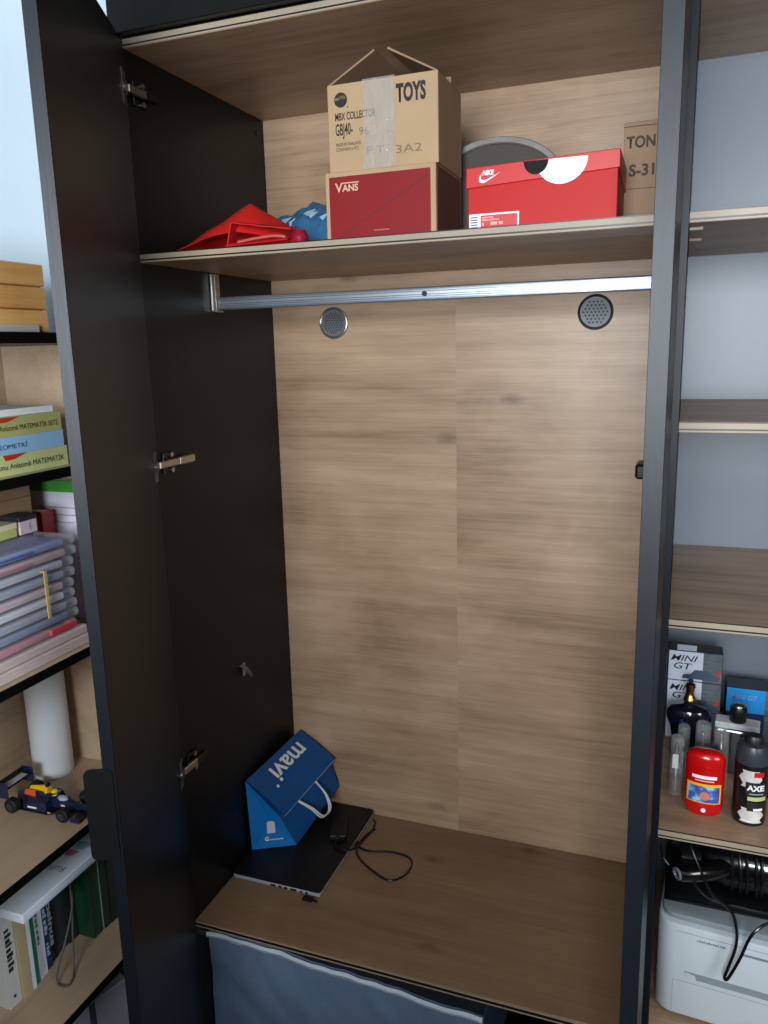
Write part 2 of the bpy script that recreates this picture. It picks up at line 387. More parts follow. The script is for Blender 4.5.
# cable / air grilles in the back
for cx_, cz_, i in ((.180, 1.787, 0), (.847, 1.790, 1)):
    gr = P('vent_grille', G().lathe([(.035, 0), (.035, .003)], 32, (cx_, D-.0002, cz_), mtx=Matrix.Rotation(math.pi/2, 4, 'X')), mat('grille_grey', (104, 107, 110), 0.5, metal=0.2), wd, smooth=True)
    P('rim', G().torus((cx_, D-.002, cz_), (0, 1, 0), .0375, .0034, 40, 8), mat('grille_rim_bright', (146, 142, 134), 0.3, metal=0.8) if i == 0 else mat('grille_rim_dark', (52, 54, 58), 0.35, metal=0.5), gr, smooth=True)
    g = G(); s = .0062 if i == 0 else .0078
    for a in range(-6, 7):
        for b in range(-6, 7):
            px_ = (a+b*0.5)*s*1.16; pz_ = b*s
            if px_*px_+pz_*pz_ > .0285**2: continue
            flip = 1 if (a+b) % 2 else -1
            tri = [(math.cos(t)*s*.5, math.sin(t)*s*.5*flip) for t in (math.pi/2, math.pi*7/6, math.pi*11/6)]
            g.prism(tri, (cx_+px_, D-.0040, cz_+pz_), X, Z, (0, .0006, 0))
    P('grille_hole', g, mat('grille_hole_dark', (38, 40, 44), 0.6), gr, kind='stuff')
# small fittings on the left side panel
kl = P('coat_hook', G().box(.0006, .004, .281, .297, .885, .920, .001), STEEL, wd)
P('hook_peg', G().tube([(.003, .289, .912), (.012, .289, .905), (.020, .290, .892), (.022, .291, .884)], .0045, 8, 4), STEEL, kl, smooth=True)
P('screw', G().cyl((.0003, .277, .917), (.004, .277, .917), .0035, n=10), STEEL, kl)
P('screw_cap', G().cyl((.0003, .519, 2.263), (.003, .519, 2.263), .005, n=14), DSTEEL, wd)

# ------------------------------------------------------------------ tall chest of drawers, unseen, added to shade the lower wardrobe
dr = thing('added_shade_chest', 'tall brown chest of drawers added out of view to shade the wardrobe', 'chest', (.15, -2.55, 0))
DRM = wood('walnut_laminate', (56, 40, 30), (78, 58, 44), (98, 76, 58), knots=False)
P('carcass', G().box(0, 1.05, 0, .42, 0, 1.45, .003), DRM, dr)
for k in range(5):
    d_ = P('drawer', G().box(.02, 1.03, .4205, .438, .06+.275*k, .325+.275*k, .002), DRM, dr)
    P('knob', G().lathe([(.006, 0), (.006, .012), (.014, .018), (.012, .026), (0, .028)], 14, (.525, .438, .19+.275*k), mtx=Matrix.Rotation(-math.pi/2, 4, 'X')), DSTEEL, d_, smooth=True)

# ------------------------------------------------------------------ open shelf unit on the right
X0 = W+2*TH; X1 = 1.70
su = thing('shelf_unit', 'open black shelf unit with oak-look shelves and grey back beside wardrobe', 'shelf unit')
P('side_panel', G().box(W+TH+.0006, X0, 0.0, .57, 0, 2.64, .0008), BLKEDGE, su)
P('side_panel', G().box(X1, X1+TH, 0, .57, 0, 2.64, .0008), BLACK, su)
P('back_panel', G().box(X0+.0005, X1-.0005, D, D+.008, 0.02, 2.62), GREYP, su)
for nm, z in (('top_panel', ZT), ('shelf', ZS), ('shelf', 1.5885-TH), ('shelf', 1.2461-TH), ('shelf', .837-TH), ('bottom_panel', ZB)):
    shelf(su, nm, X0+.0005, X1-.0005, 0.0, D-.0005, z)
P('roof_panel', G().box(X0+.0005, X1-.0005, 0, D-.001, 2.622, 2.64), BLACK, su)
P('plinth_panel', G().box(X0+.0005, X1-.0005, .03, .045, 0, ZB-.001), BLACK, su)
for y in (.045, .20):
    P('shelf_pin', G().box(X0+.0006, X0+.022, y, y+.005, ZS-.006, ZS-.0006, .001), EDGE, su)

# ------------------------------------------------------------------ bookcase on the left wall
BX0, BX1, BY0, BY1 = -.335, -.03, -1.30, -.045
bc = thing('bookcase', 'pale oak bookcase with black-edged shelves along the wall beside wardrobe', 'bookcase')
P('side_panel', G().box(BX0+.004, BX1, BY1-TH, BY1, 0, 1.7425, .0006), PALE, bc)
P('side_panel', G().box(BX0+.004, BX1, BY0, BY0+TH, 0, 1.7425, .0006), PALE, bc)
P('back_panel', G().box(BX0, BX0+.0035, BY0, BY1, 0, 1.7425), PALE, bc)
BZ = (1.762, 1.516, 1.155, .798, .437, .10)
for i, z in enumerate(BZ):
    ya, yb = (BY0, BY1) if i == 0 else (BY0+TH+.0003, BY1-TH-.0003)
    th = .019
    o = P('top_panel' if i == 0 else 'shelf', G().box(BX0+.004, BX1-.0012, ya, yb, z-th, z, .0004), BLACK if i == 0 else PALE, bc)
    P('edge_band', G().box(BX1-.0011, BX1, ya, yb, z-th, z), BLACK, o)

# ------------------------------------------------------------------ things on the hat shelf
ZH = ZS+TH+.0004
def carton(name, label, cat, x0, x1, y0, y1, z0, h, m, rotz=0.0):
    t = thing(name, label, cat, ((x0+x1)/2, y0, z0), rotz)
    return t, (x1-x0)/2, y1-y0

# red shoe box with kraft rim
RED1 = mat('dull_red_print', (132, 22, 26), 0.6, var=0.04, spec=.3)
t, hw, dp = carton('shoe_box', 'dull red shoe box with kraft rim and diagonal line under cardboard carton', 'box', .400, .616, .04, .215, ZH, .122, KRAFT)
P('body', G().box(-hw, hw, 0, dp, 0, .122, .0012), KRAFT, t)
P('side_print', G().box(hw, hw+.0004, .008, dp-.008, .004, .118), mat('dark_kraft', (112, 72, 60), 0.7), t)
P('front_print', G().box(-hw+.008, hw-.010, -.0004, 0, .0, .1135), RED1, t)
P('diagonal_line', G().prism([(-hw+.022, .002), (hw-.012, .104), (hw-.012, .1062), (-hw+.019, .002)], (0, -.0009, 0), X, Z, (0, .0004, 0)), mat('dark_red_line', (92, 20, 26), 0.6), t)
PT = mat('pale_tan_print', (206, 170, 138), 0.6)
text('V', t, PT, (-hw+.020, -.0008, .086), X, Z, .0155, .0165, bold=.02)
text('ANS', t, PT, (-hw+.0345, -.0008, .0865), X, Z, .032, .0125, bold=.03)
P('logo_bar', G().box(-hw+.033, -hw+.068, -.0010, -.0006, .1005, .1025), PT, t)
P('small_print', G().box(-.012, .018, -.0010, -.0006, .0135, .0155), mat('faint_print', (176, 96, 84), 0.6), t)

# cardboard carton with open flaps
CH = .151
t, hw, dp = carton('cardboard_carton', 'open cardboard carton with black TOYS lettering and silver tape on shoe box', 'carton', .407, .619, .048, .205, ZH+.1226, CH, KRAFT)
g = G(); wt = .0035
g.box(-hw, hw, 0, wt, 0, CH, .0008); g.box(-hw, hw, dp-wt, dp, 0, CH, .0008)
g.box(-hw, -hw+wt, wt, dp-wt, 0, CH, .0008); g.box(hw-wt, hw, wt, dp-wt, 0, CH, .0008); g.box(-hw+wt, hw-wt, wt, dp-wt, 0, wt)
P('body', g, KRAFT, t)
for s in (-1, 1):   # side flaps lean in like a tent
    g = G(); xo = s*hw; xi = s*.013
    g.hull([(xo, .002, CH), (xo, dp-.002, CH), (xi, dp-.002, CH+.050), (xi, .002, CH+.050), (xo-s*.003, .002, CH-.0015), (xo-s*.003, dp-.002, CH-.0015), (xi-s*.001, dp-.002, CH+.0465), (xi-s*.001, .002, CH+.0465)],
           [(0, 1, 2, 3), (4, 5, 6, 7), (0, 1, 5, 4), (1, 2, 6, 5), (2, 3, 7, 6), (3, 0, 4, 7)])
    P('flap', g, KRAFTD, t)
P('flap', G().box(-hw+.006, hw-.006, dp-.05, dp-.047, CH, CH+.020, .0008), KRAFTD, t)
lg = P('round_logo', G().lathe([(.0128*(1+.0*k), 0) for k in (0,)] + [(.0128, .0004)], 28, (-hw+.0265, -.0002, CH-.027), mtx=Matrix.Rotation(math.pi/2, 4, 'X')), INK, t)
text('MATTEL', lg, KRAFT, (-hw+.016, -.0010, CH-.0285), (.98, 0, .17), (-.17, 0, .98), .021, .005)
P('registered_dot', G().cyl((-hw+.040, -.0005, CH-.040), (-hw+.040, 0, CH-.040), .0014, n=10), INK, t)
text('TOYS', t, INK, (hw-.078, -.0006, CH-.045), X, Z, .056, .032, bold=.045)
text('MBX COLLECTOR', t, INK, (-hw+.0145, -.0006, CH-.062), X, Z, .080, .0135, bold=.018)
text('GBJ40-', t, INK, (-hw+.0145, -.0006, CH-.094), X, Z, .034, .027, bold=.018)
text('MADE IN THAILAND', t, INK, (-hw+.0145, -.0006, CH-.106), X, Z, .050, .0058)
text('CONTAINS 6 PCS', t, INK, (-hw+.0145, -.0006, CH-.1145), X, Z, .045, .0058)
text('96', t, GINK, (-hw+.061, -.0006, CH-.091), X, Z, .019, .014)
text('P.T', t, GINK, (-hw+.076, -.0006, .026), X, Z, .034, .013)
text('3A2', t, GINK, (hw-.080, -.0006, .022), X, Z, .049, .014)
TAPE = mat('silvery_packing_tape', (206, 204, 200), 0.08, alpha=0.20, bump=1.0, bscale=60, var=0.15, vscale=55, stretch=(2.2, 1, 0.5))
P('packing_tape', G().grid(10, 26, lambda u, v: (-.036+.062*u, -.0014-.0012*mnoise.noise(Vector((u*4, v*9, 3))), .001+(CH+.001)*v), .0003), TAPE, t, smooth=True)

# orange-red shoe box
NR = mat('bright_red_card', (186, 14, 10), 0.5, var=0.03, spec=.3); NRL = mat('bright_red_lid', (196, 16, 8), 0.4, var=0.03)
t = thing('shoe_box', 'bright red shoe box with white half circle on its lid', 'box', (.803, .035, ZH), math.radians(0.6))
hw, dp = .1265, .19
P('body', G().box(-hw, hw, 0, dp, 0, .100, .001), NR, t)
g = G(); g.box(-hw-.003, hw+.003, -.003, dp+.003, .066, .107, .0012)
b2 = g.bm
for v in b2.verts:
    if v.co.z < .09 and v.co.y < 0.01: v.co.z += .003+.012*max(0, v.co.x/hw)
    if v.co.z > .09: v.co.z += .004*(v.co.x/hw)
lid = P('lid', g, NRL, t)
SW = [(0.18, .44), (.10, .31), (.085, .19), (.14, .11), (.26, .10), (.42, .14), (1.0, .38), (.36, .02), (.22, -.03), (.10, -.02), (.02, .05), (0, .16), (.05, .29)]
P('swoosh_mark', G().prism([(x*.038, z*.038) for x, z in SW], (-hw+.020, -.0037, .0775), X, Z, (0, .0004, 0)), WHITE, lid)
text('NIKE', lid, WHITE, (-hw+.026, -.0036, .0885), X, Z, .021, .0085, shear=.25, bold=.05)
N_ = 24
cxm, cr_ = .035, .043
P('white_half_circle', G().prism([(cxm+cr_*math.cos(a), .1085-.004+.041*math.sin(a)*1.0) for a in [math.pi+math.pi*k/N_ for k in range(N_+1)]], (0, -.0037, 0), X, Z, (0, .0004, 0)), WHITE, lid)
P('finger_hole', G().prism([(cxm-.043+.021*math.cos(a), .1045+.022*math.sin(a)) for a in [math.pi+math.pi*k/N_ for k in range(N_+1)]], (0, -.0042, 0), X, Z, (0, .0004, 0)), mat('hole_black', (14, 12, 12), 0.8), lid)
lb = P('size_label', G().box(-hw+.002, -hw+.090, -.0004, 0, .0, .0265), WHITE, t)
P('label_field', G().box(-hw+.0225, -hw+.087, -.0008, -.0004, .0005, .0235), mat('label_red', (196, 52, 52), 0.5), lb)
g = G()
for k in range(5): g.box(-hw+.005, -hw+.017, -.0008, -.0004, .003+.0042*k, .0052+.0042*k)
P('barcode', g, mat('barcode_ink', (86, 98, 122), 0.5), lb)
g = G()
for a, b, z in ((.025, .045, .0185), (.025, .055, .0145), (.025, .028, .006), (.040, .052, .007), (.055, .062, .007)): g.box(-hw+a, -hw+b, -.0011, -.0008, z, z+.0022 if z > .01 else z+.005)
P('label_print', g, mat('pale_pink_print', (232, 160, 156), 0.5), lb)

# grey felt bag behind the red box
GF = mat('grey_felt', (140, 137, 132), 0.9, bump=0.5, bscale=240, var=0.12, vscale=60)
t = thing('felt_bag', 'grey felt bag with a rounded rim behind the bright red shoe box', 'bag', (.677, .300, ZH))
g = G()
def fb(u, v):
    a = math.pi*u; w_ = .155 if a < math.pi/2 else .15
    r = v
    x = -math.cos(a)*.150; z = (math.sin(a)**.62)*.196
    y = .11*(1-v)
    return (x*(1-.0*v), -.055+y, max(0.0, z))
prof = [(math.cos(math.pi*k/20)*-.148, (math.sin(math.pi*k/20)**.62)*.192) for k in range(21)]
g.prism(prof, (0, -.045, 0), X, Z, (0, .10, 0))
P('body', g, mat('dark_grey_felt', (78, 72, 67), 0.9, bump=0.3, bscale=200), t)
P('rim', G().tube([(x*1.01, -.05, z+.004) for x, z in prof], .0065, 8, 2), GF, t, smooth=True)

# small brown carton at the right
t = thing('cardboard_carton', 'narrow brown cardboard carton standing at the side panel of hat shelf', 'carton', (.961, .20, ZH))
P('body', G().box(-.0365, .0365, 0, .24, 0, .188, .0012), mat('brown_carton', (156, 126, 100), 0.75, var=0.05), t)
P('lid_seam', G().box(-.0368, .0368, -.0003, .2403, .1795, .1810), mat('seam_dark', (84, 62, 46), 0.8), t)
P('middle_seam', G().box(-.0366, .0366, -.0004, 0, .0735, .0745), MATS['seam_dark'], t)
BR = mat('brown_ink', (74, 56, 44), 0.7)
text('TON', t, BR, (-.032, -.0006, .143), X, Z, .050, .021, bold=.03)
text('S-31', t, BR, (-.026, -.0006, .095), X, Z, .044, .021, bold=.03)
P('small_print', G().box(-.025, .030, -.0005, 0, .010, .014), BR, t)

# red cloth
RC = mat('red_felt_cloth', (196, 20, 10), 0.75, bump=0.15, bscale=120, var=0.06)
t = thing('red_cloth', 'folded red cloth bag lying beside crumpled blue plastic bag', 'cloth bag', (.195, .070, ZH))
def redh(x, y):   # height of the main fold, local coordinates
    left = max(0.0, min(1.0, (x+.135)/.140)); right = max(0.0, min(1.0, (.14-x)/.135))
    ridge = (left**.62) if x < .005 else right**.8
    fall = max(0.0, 1-abs(y-.04)/.078)**.5
    return .004+.094*ridge*fall + .004*mnoise.noise(Vector((x*20, y*20, 1)))
g = G(); g.grid(36, 18, lambda u, v: (-.140+.275*u, -.030+.145*v, max(.0015, redh(-.140+.275*u, -.030+.145*v))), .0012)
P('main_fold', g, RC, t, smooth=True)
def canopy(u, v):    # overhanging fold, open towards the front
    x = .002+.140*u
    if u < .08: z_ = .042*u/.08
    else: z_ = .042-.020*((u-.08)/.92)
    return (x-.004*v, -.058+.040*v, z_*(1-.10*v)+.004+.010*v+.002*mnoise.noise(Vector((x*30, v*2, 5))))
P('front_fold', G().grid(26, 6, canopy, .0018), RC, t, smooth=True)
P('lower_fold', G().grid(20, 5, lambda u, v: (.000+.135*u, -.060+.030*v, .003+.006*math.sin(math.pi*v)+.004*u), .0015), RC, t, smooth=True)
P('hem_stripe', G().tube([(.03, -.062, .008), (.07, -.063, .012), (.11, -.063, .014), (.132, -.060, .011)], .0028, 6, 4), mat('pale_red_trim', (196, 84, 76), 0.5), t, smooth=True)
P('corner_knot', G().lathe([(.0, 0), (.016, .004), (.020, .014), (.014, .026), (0, .030)], 14, (.140, -.020, .001), sy=.8), mat('crimson_foil', (140, 18, 44), 0.3, bump=0.6, bscale=60), t, smooth=True)

# blue plastic bag
BPm = mat('blue_plastic_film', (58, 110, 150), 0.22, bump=0.5, bscale=30, var=0.18, vscale=16)
t = thing('plastic_bag', 'crumpled blue plastic bag between red cloth bag and shoe box', 'plastic bag', (.245, .270, ZH))
def bluef(u, v):
    x = -.115+.230*u; y = -.06+.17*v
    e = (math.sin(math.pi*min(1, max(0, u)))**.28)*(math.sin(math.pi*v)**.4)
    n = mnoise.noise(Vector((x*17, y*17, 4)))*.020 + abs(mnoise.noise(Vector((x*42, y*42, 9))))*.016
    return (x, y, max(.001, .002+e*(.090+.026*u+n)))
P('film', G().grid(44, 30, bluef, .0006), BPm, t)
g = G()
for k in range(16):
    a = rnd(-.10, .085); b = rnd(-.045, .01); w_ = rnd(.010, .026)
    q = bluef((a+.115)/.23, (b+.06)/.17); q2 = bluef((a+w_+.115)/.23, (b+.012+.06)/.17); q3 = bluef((a+w_*.6+.115)/.23, (b-.008+.06)/.17)
    g.hull([Vector(q)+Vector((0, -.001, .002)), Vector(q2)+Vector((0, -.001, .002)), Vector(q3)+Vector((0, -.001, .002))], [(0, 1, 2)])
P('pale_patch', g, mat('pale_blue_patch', (176, 206, 226), 0.25), t)  # pale triangles scattered over the film

# ------------------------------------------------------------------ things on the bench
ZBT = ZB+TH+.0004
t = thing('laptop', 'closed black laptop with silver port edge lying on bench panel', 'laptop', (.131, .357, ZBT))
P('base', G().box(-.124, .124, -.190, .185, .0015, .0125, .002), mat('laptop_silver', (176, 180, 188), 0.4, metal=0.2), t)
P('display_lid', G().vbox(-.125, .125, -.190, .186, .0130, .0198, .008, 3), mat('laptop_black', (12, 12, 13), 0.5), t)
g = G()
for a, b in ((-.045, -.030), (-.022, -.012), (-.006, .004), (.012, .030), (.040, .046), (.055, .061)): g.box(a+.03, b+.03, -.1906, -.1898, .004, .0095)
P('port', g, BLKPL, t)
g = G()
for a in (-.11, .11):
    for b in (-.17, .165): g.cyl((a, b, 0), (a, b, .0016), .007, n=12)
P('rubber_foot', g, BLKPL, t)

t = thing('power_adapter', 'small black power adapter lying on laptop behind the blue paper bag', 'adapter', (.200, .415, ZBT+.0202), math.radians(20))
P('case', G().box(-.024, .024, -.048, .048, 0, .018, .004, 2), mat('adapter_black', (12, 12, 13), 0.45), t)
cb = P('cable', G().tube([(0, -.046, .012), (-.004, -.075, .006), (.02, -.092, .004), (.05, -.085, .0035), (.066, -.060, .0035)], .0028, 8, 6), BLKPL, t, smooth=True)
P('plug', G().box(-.006, .006, -.058, -.046, .007, .017, .002), BLKPL, t)

CZ = ZBT+.0026
cb = P('charging_cable', G().tube([(.263, .520, CZ), (.274, .505, CZ), (.277, .460, CZ), (.270, .420, CZ), (.258, .395, CZ+.001), (.300, .380, CZ), (.360, .395, CZ), (.413, .390, CZ), (.434, .361, CZ), (.428, .312, CZ), (.395, .284, CZ), (.334, .311, CZ), (.284, .350, CZ), (.268, .385, CZ+.004), (.272, .440, CZ+.004), (.285, .480, CZ)], .0024, 8, 8), BLKPL, smooth=True)
tag(cb, 'thin black cable looped on bench panel beside the laptop', 'cable')
dg_ = thing('usb_plug', 'small black cable plug hanging at the port edge of laptop', 'plug', (.236, .155, ZBT))
P('housing', G().box(-.020, .008, -.010, .004, .0, .008, .0025, 2), BLKPL, dg_)
P('strain_relief', G().cyl((.008, -.003, .004), (.022, -.006, .003), .0032, .002, 10), BLKPL, dg_)

# blue paper bag, lying on its side on the laptop and leaning against the panel
BB = mat('blue_kraft_paper', (6, 78, 138), 0.42, bump=0.08, bscale=40, var=0.06); BBL = mat('lit_blue_paper', (16, 116, 190), 0.36, bump=0.12, bscale=30, var=0.06)
o0 = Vector((.008, .262, ZBT+.0206))
t = thing('paper_bag', 'blue paper shopping bag with white lettering and cord handles leaning over laptop', 'paper bag', o0)
pg = {'G': (.010, .261, .3925), 'F': (.116, .320, .3925), 'A': (.0045, .258, .598), 'D': (.089, .305, .483),
      'B': (.027, .535, .612), 'C': (.137, .535, .537), 'E': (.150, .535, .452), 'H': (.030, .535, .425)}
pg = {k: Vector(v)-o0 for k, v in pg.items()}
g = G()
Ai, Di, Bi, Ci = [pg[k] + Vector((-.002, 0, -.006)) if k in 'AB' else pg[k]+Vector((-.012, 0, -.006)) for k in 'ADBC']
Mx = (pg['A']+pg['D']+pg['F']+pg['G'])/4 + Vector((-.004, .012, .0))
g.hull([pg['G'], pg['F'], pg['A'], Di, Bi, Ci, pg['E'], pg['H'], Mx],
       [(0, 1, 8), (1, 3, 8), (3, 2, 8), (2, 0, 8), (1, 6, 5, 3), (3, 5, 4, 2), (2, 4, 7, 0), (0, 7, 6, 1), (7, 4, 5, 6)])
body = P('body', g, BB, t)
# end gusset, slightly proud, window light painted in as a brighter blue
nf = (pg['F']-pg['G']).cross(pg['A']-pg['G']).normalized()
if nf.y > 0: nf = -nf
off = nf*.0012
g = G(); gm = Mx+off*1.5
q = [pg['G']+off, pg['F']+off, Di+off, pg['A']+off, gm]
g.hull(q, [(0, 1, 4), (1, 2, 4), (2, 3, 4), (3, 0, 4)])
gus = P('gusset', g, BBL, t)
uxg = (pg['F']-pg['G']).normalized(); uyg = Vector((0, 0, 1))
# tag and print on the gusset, placed on its lower facet
c3 = (pg['G']+pg['F']+gm)/3
def onfacet(a, b, lift=.0012):  # point at G + a*(F-G) + b*(gm-G)
    return pg['G'] + (pg['F']-pg['G'])*a + (gm-pg['G'])*b + off*1.0 + nf*lift
g = G()
e1 = (pg['F']-pg['G']).normalized(); nl = (pg['F']-pg['G']).cross(gm-pg['G']).normalized()
if nl.y > 0: nl = -nl
e2 = nl.cross(e1)
if e2.z < 0: e2 = -e2
text('G', t, WHITE, pg['G']+e1*.036+e2*.021+off+nl*.0025, e1, e2, .011, .012, bold=.04)
bars(t, WHITE, pg['G']+e1*.050+e2*.0225+off+nl*.003, e1, e2, .036, .0035, 9)
P('price_tag', G().prism([(0, 0), (.022, 0), (.022, .028), (.016, .033), (.004, .033), (0, .028)], pg['G']+e1*.043+e2*.044+off+nl*.006, e1, e2, nl*.0006), mat('tag_paper', (206, 208, 220), 0.5), t)
# folded-over flap with print
nfl = (pg['D']-pg['A']).cross(pg['B']-pg['A']).normalized()
if nfl.z < 0: nfl = -nfl
lf = nfl*.003
def fl(a, b, lift=0.0):     # a: from B (far end) to A (near end), b: from the fold to the free edge
    return (pg['B']*(1-a)+pg['A']*a)*(1-b) + (pg['C']*(1-a)+pg['D']*a)*b + nfl*(.003+lift+.004*math.sin(math.pi*b))
flap = P('folded_flap', G().grid(10, 8, lambda u, v: fl(u, v), -.0016), BB, t, smooth=True)
tx = text('mavi', flap, WHITE, (.17, .13, 0), X, Y, .56, .36, bold=.018)
for v in tx.data.vertices: v.co = fl(v.co.x, v.co.y, .0030)
dot = P('registered_dot', G().cyl(fl(.80, .50, .0018), fl(.80, .50, .0030), .0045, n=12), WHITE, flap)
ex = (pg['A']-pg['B']).normalized(); ey = nfl.cross(ex)
if (ey).dot(pg['D']-pg['A']) < 0: ey = -ey
P('cut_edge', G().tube([pg['D']+lf+ey*.001, pg['C']+lf+ey*.001], .0011, 6, 1), mat('pale_blue_edge', (150, 176, 204), 0.5), flap)
CORD = mat('white_cord', (222, 224, 228), 0.6)
for k, dz in ((0, 0), (1, .006)):
    a = pg['D']+(pg['C']-pg['D'])*(.25+.01*k)+Vector((.003, 0, 0)); b = pg['D']+(pg['C']-pg['D'])*(.60-.01*k)+Vector((.003, 0, 0))
    mid = (a+b)/2 + Vector((.045+dz, .02, -.075+dz))
    P('cord_handle', G().tube([a, a+(mid-a)*.55+Vector((0, -.012, .004)), mid+Vector((-.002, -.022, .003)), mid+Vector((.002, .018, .004)), b+(mid-b)*.55+Vector((.004, .02, .004)), b], .0023, 8, 8), CORD, t, smooth=True)

# grey-blue storage bag under the bench
SBm = mat('grey_blue_fabric', (104, 124, 152), 0.7, bump=0.25, bscale=90, var=0.10, vscale=6)
t = thing('storage_bag', 'grey-blue fabric storage bag with white zip trim under the bench panel', 'storage bag', (.371, .035, .0184))
def front(u, v):
    x = -.368+.70*u; z = .290*v
    top = .288-.036*u*u*.9
    z = top*v
    y = -.012*math.sin(math.pi*u)**.5*math.sin(math.pi*min(1, v*1.0))**.6 + .006*mnoise.noise(Vector((x*9+z*6, z*5, 2)))+.004*mnoise.noise(Vector((x*26+z*20, z*9, 7)))
    return (x, y+.012, z)
P('front_panel', G().grid(48, 20, front, -.002), SBm, t, smooth=True)
g = G(); g.box(-.366, .330, .02, .46, 0, .250, .012, 2)
P('body', g, SBm, t)
g = G(); g.grid(24, 8, lambda u, v: (-.366+.696*u, .016+.44*v, .284-.036*u*u*.9+.022*math.sin(math.pi*v)*(.6+.4*math.sin(5*u))), -.002)
P('mesh_top', g, mat('dark_mesh', (34, 40, 48), 0.8, bump=0.3, bscale=300), t, smooth=True)
P('zip_trim', G().grid(48, 4, lambda u, v: (-.369+.70*u, front(u, .97)[1]-.006-.004*math.sin(math.pi*v), .288-.036*u*u*.9-.014+.016*v+.002*mnoise.noise(Vector((u*12, 0, 0)))), .001), mat('white_webbing', (208, 220, 232), 0.6), t, smooth=True)
P('zip_line', G().tube([(-.366+.69*k/12, front(k/12, .97)[1]-.0115, .288-.036*(k/12)**2*.9-.006) for k in range(13)], .0012, 6, 2), mat('grey_zip', (150, 160, 172), 0.5), t)

# ------------------------------------------------------------------ bookcase contents
bz = [z+.0004 for z in BZ]
# pine box on top
t = thing('pine_drawer_box', 'small varnished pine box with three stacked boards on top of bookcase', 'wooden box', (-.07, -.195, bz[0]))
P('carcass', G().box(-.20, -.012, -.40, -.004, 0, .122, .002), PINE, t)
for k in range(3):
    P('board', G().box(-.0118, .0, -.404, 0.0, .0015+.041*k, .0405+.041*k, .002), PINE, t)
P('end_post', G().box(-.20, -.014, -.0035, .004, .0, .120, .002), wood('dark_pine', (110, 70, 34), (140, 94, 52), (160, 112, 66), rough=.35), t)
P('knob', G().lathe([(.0, 0), (.005, .002), (.005, .006), (.009, .012), (.007, .018), (0, .02)], 14, (-.03, .004, .062), mtx=Matrix.Rotation(-math.pi/2, 4, 'X')), PINE, t, smooth=True)
P('base_strip', G().box(.0002, .006, -.404, -.03, .0, .014, .002), mat('pale_grey_strip', (188, 180, 176), 0.5), t)

# lying books
def lying_book(label, z, h, cover, spine_txt, tcol, x1=-.05, y1=-.21, dx=.20, dy=.27, extra=None, txt0=.30):
    t = thing('book', label, 'book', (x1, y1, z), group='textbooks lying on the bookcase shelf')
    P('pages', G().box(-dx+.003, -.003, -dy+.002, -.003, .0015, h-.0015), PAPER, t)
    g = G(); g.box(-dx, 0, -dy, 0, 0, .0013); g.box(-dx, 0, -dy, 0, h-.0013, h); g.box(-.0013, 0, -dy, 0, .0013, h-.0013)
    P('cover', g, cover, t)
    if spine_txt: text(spine_txt, t, tcol, (.0006, -dy*txt0-(.17 if len(spine_txt) > 10 else .16), h*.30), Y, Z, .165 if len(spine_txt) > 10 else .075, h*.36)
    if extra:
        P('spine_mark', G().prism([(-.10, h*.98), (-.155, h*.98), (-.150, h*.72), (-.13, h*.75)], (.0006, 0, 0), Y, Z, (.0003, 0, 0)), extra, t)
    return t
OLI = mat('olive_yellow_cover', (178, 176, 112), 0.4, var=.04); LBL = mat('light_blue_cover', (150, 190, 224), 0.35, var=.05); LIM = mat('pale_lime_cover', (196, 200, 140), 0.4, var=.04)
RM = mat('red_mark', (190, 50, 34), 0.5)
z = bz[1]
lying_book('pale lime textbook lying at the bottom of the textbook stack', z, .037, LIM, 'Konu Anlatımlı MATEMATİK', INK, y1=-.205, extra=RM, txt0=.02)
lying_book('light blue textbook in the middle of the textbook stack', z+.0373, .030, LBL, 'GEOMETRİ', mat('navy_ink', (40, 66, 120), 0.5), y1=-.211, txt0=.02)
lying_book('olive yellow textbook in the upper part of the textbook stack', z+.0676, .034, OLI, 'Konu Anlatımlı MATEMATİK SETİ', INK, y1=-.213, extra=RM, txt0=.02)
lying_book('thin white booklet on top of the textbook stack', z+.1019, .012, PAPER, None, INK, y1=-.22, x1=-.06, dy=.25)

# row with plastic sleeves
z = bz[2]
o = P('paper_stack', G().box(-.22, 0, -.40, 0, 0, .020, .002).box(-.216, -.004, -.39, -.006, .0202, .038, .003), mat('pinkish_paper', (196, 176, 172), 0.6, var=.12, vscale=90, stretch=(.2, .2, 8)), loc=(-.045, -.195, z))
tag(o, 'pinkish stack of papers lying under the plastic sleeves in bookcase', 'paper stack')
cols = [('pink and blue', (186, 92, 104)), ('dark blue', (96, 112, 156)), ('grey', (150, 150, 168)), ('white', (206, 204, 210)), ('pale pink', (196, 168, 176)), ('grey-blue', (138, 148, 170)), ('silver', (176, 178, 190)), ('rosy', (186, 150, 156)), ('blue and red', (120, 136, 188))]
ordn = ['lowest', 'second from bottom', 'third from bottom', 'fourth from bottom', 'middle', 'fourth from top', 'third from top', 'second from top', 'topmost']
zz = z+.0392; hs = .0205
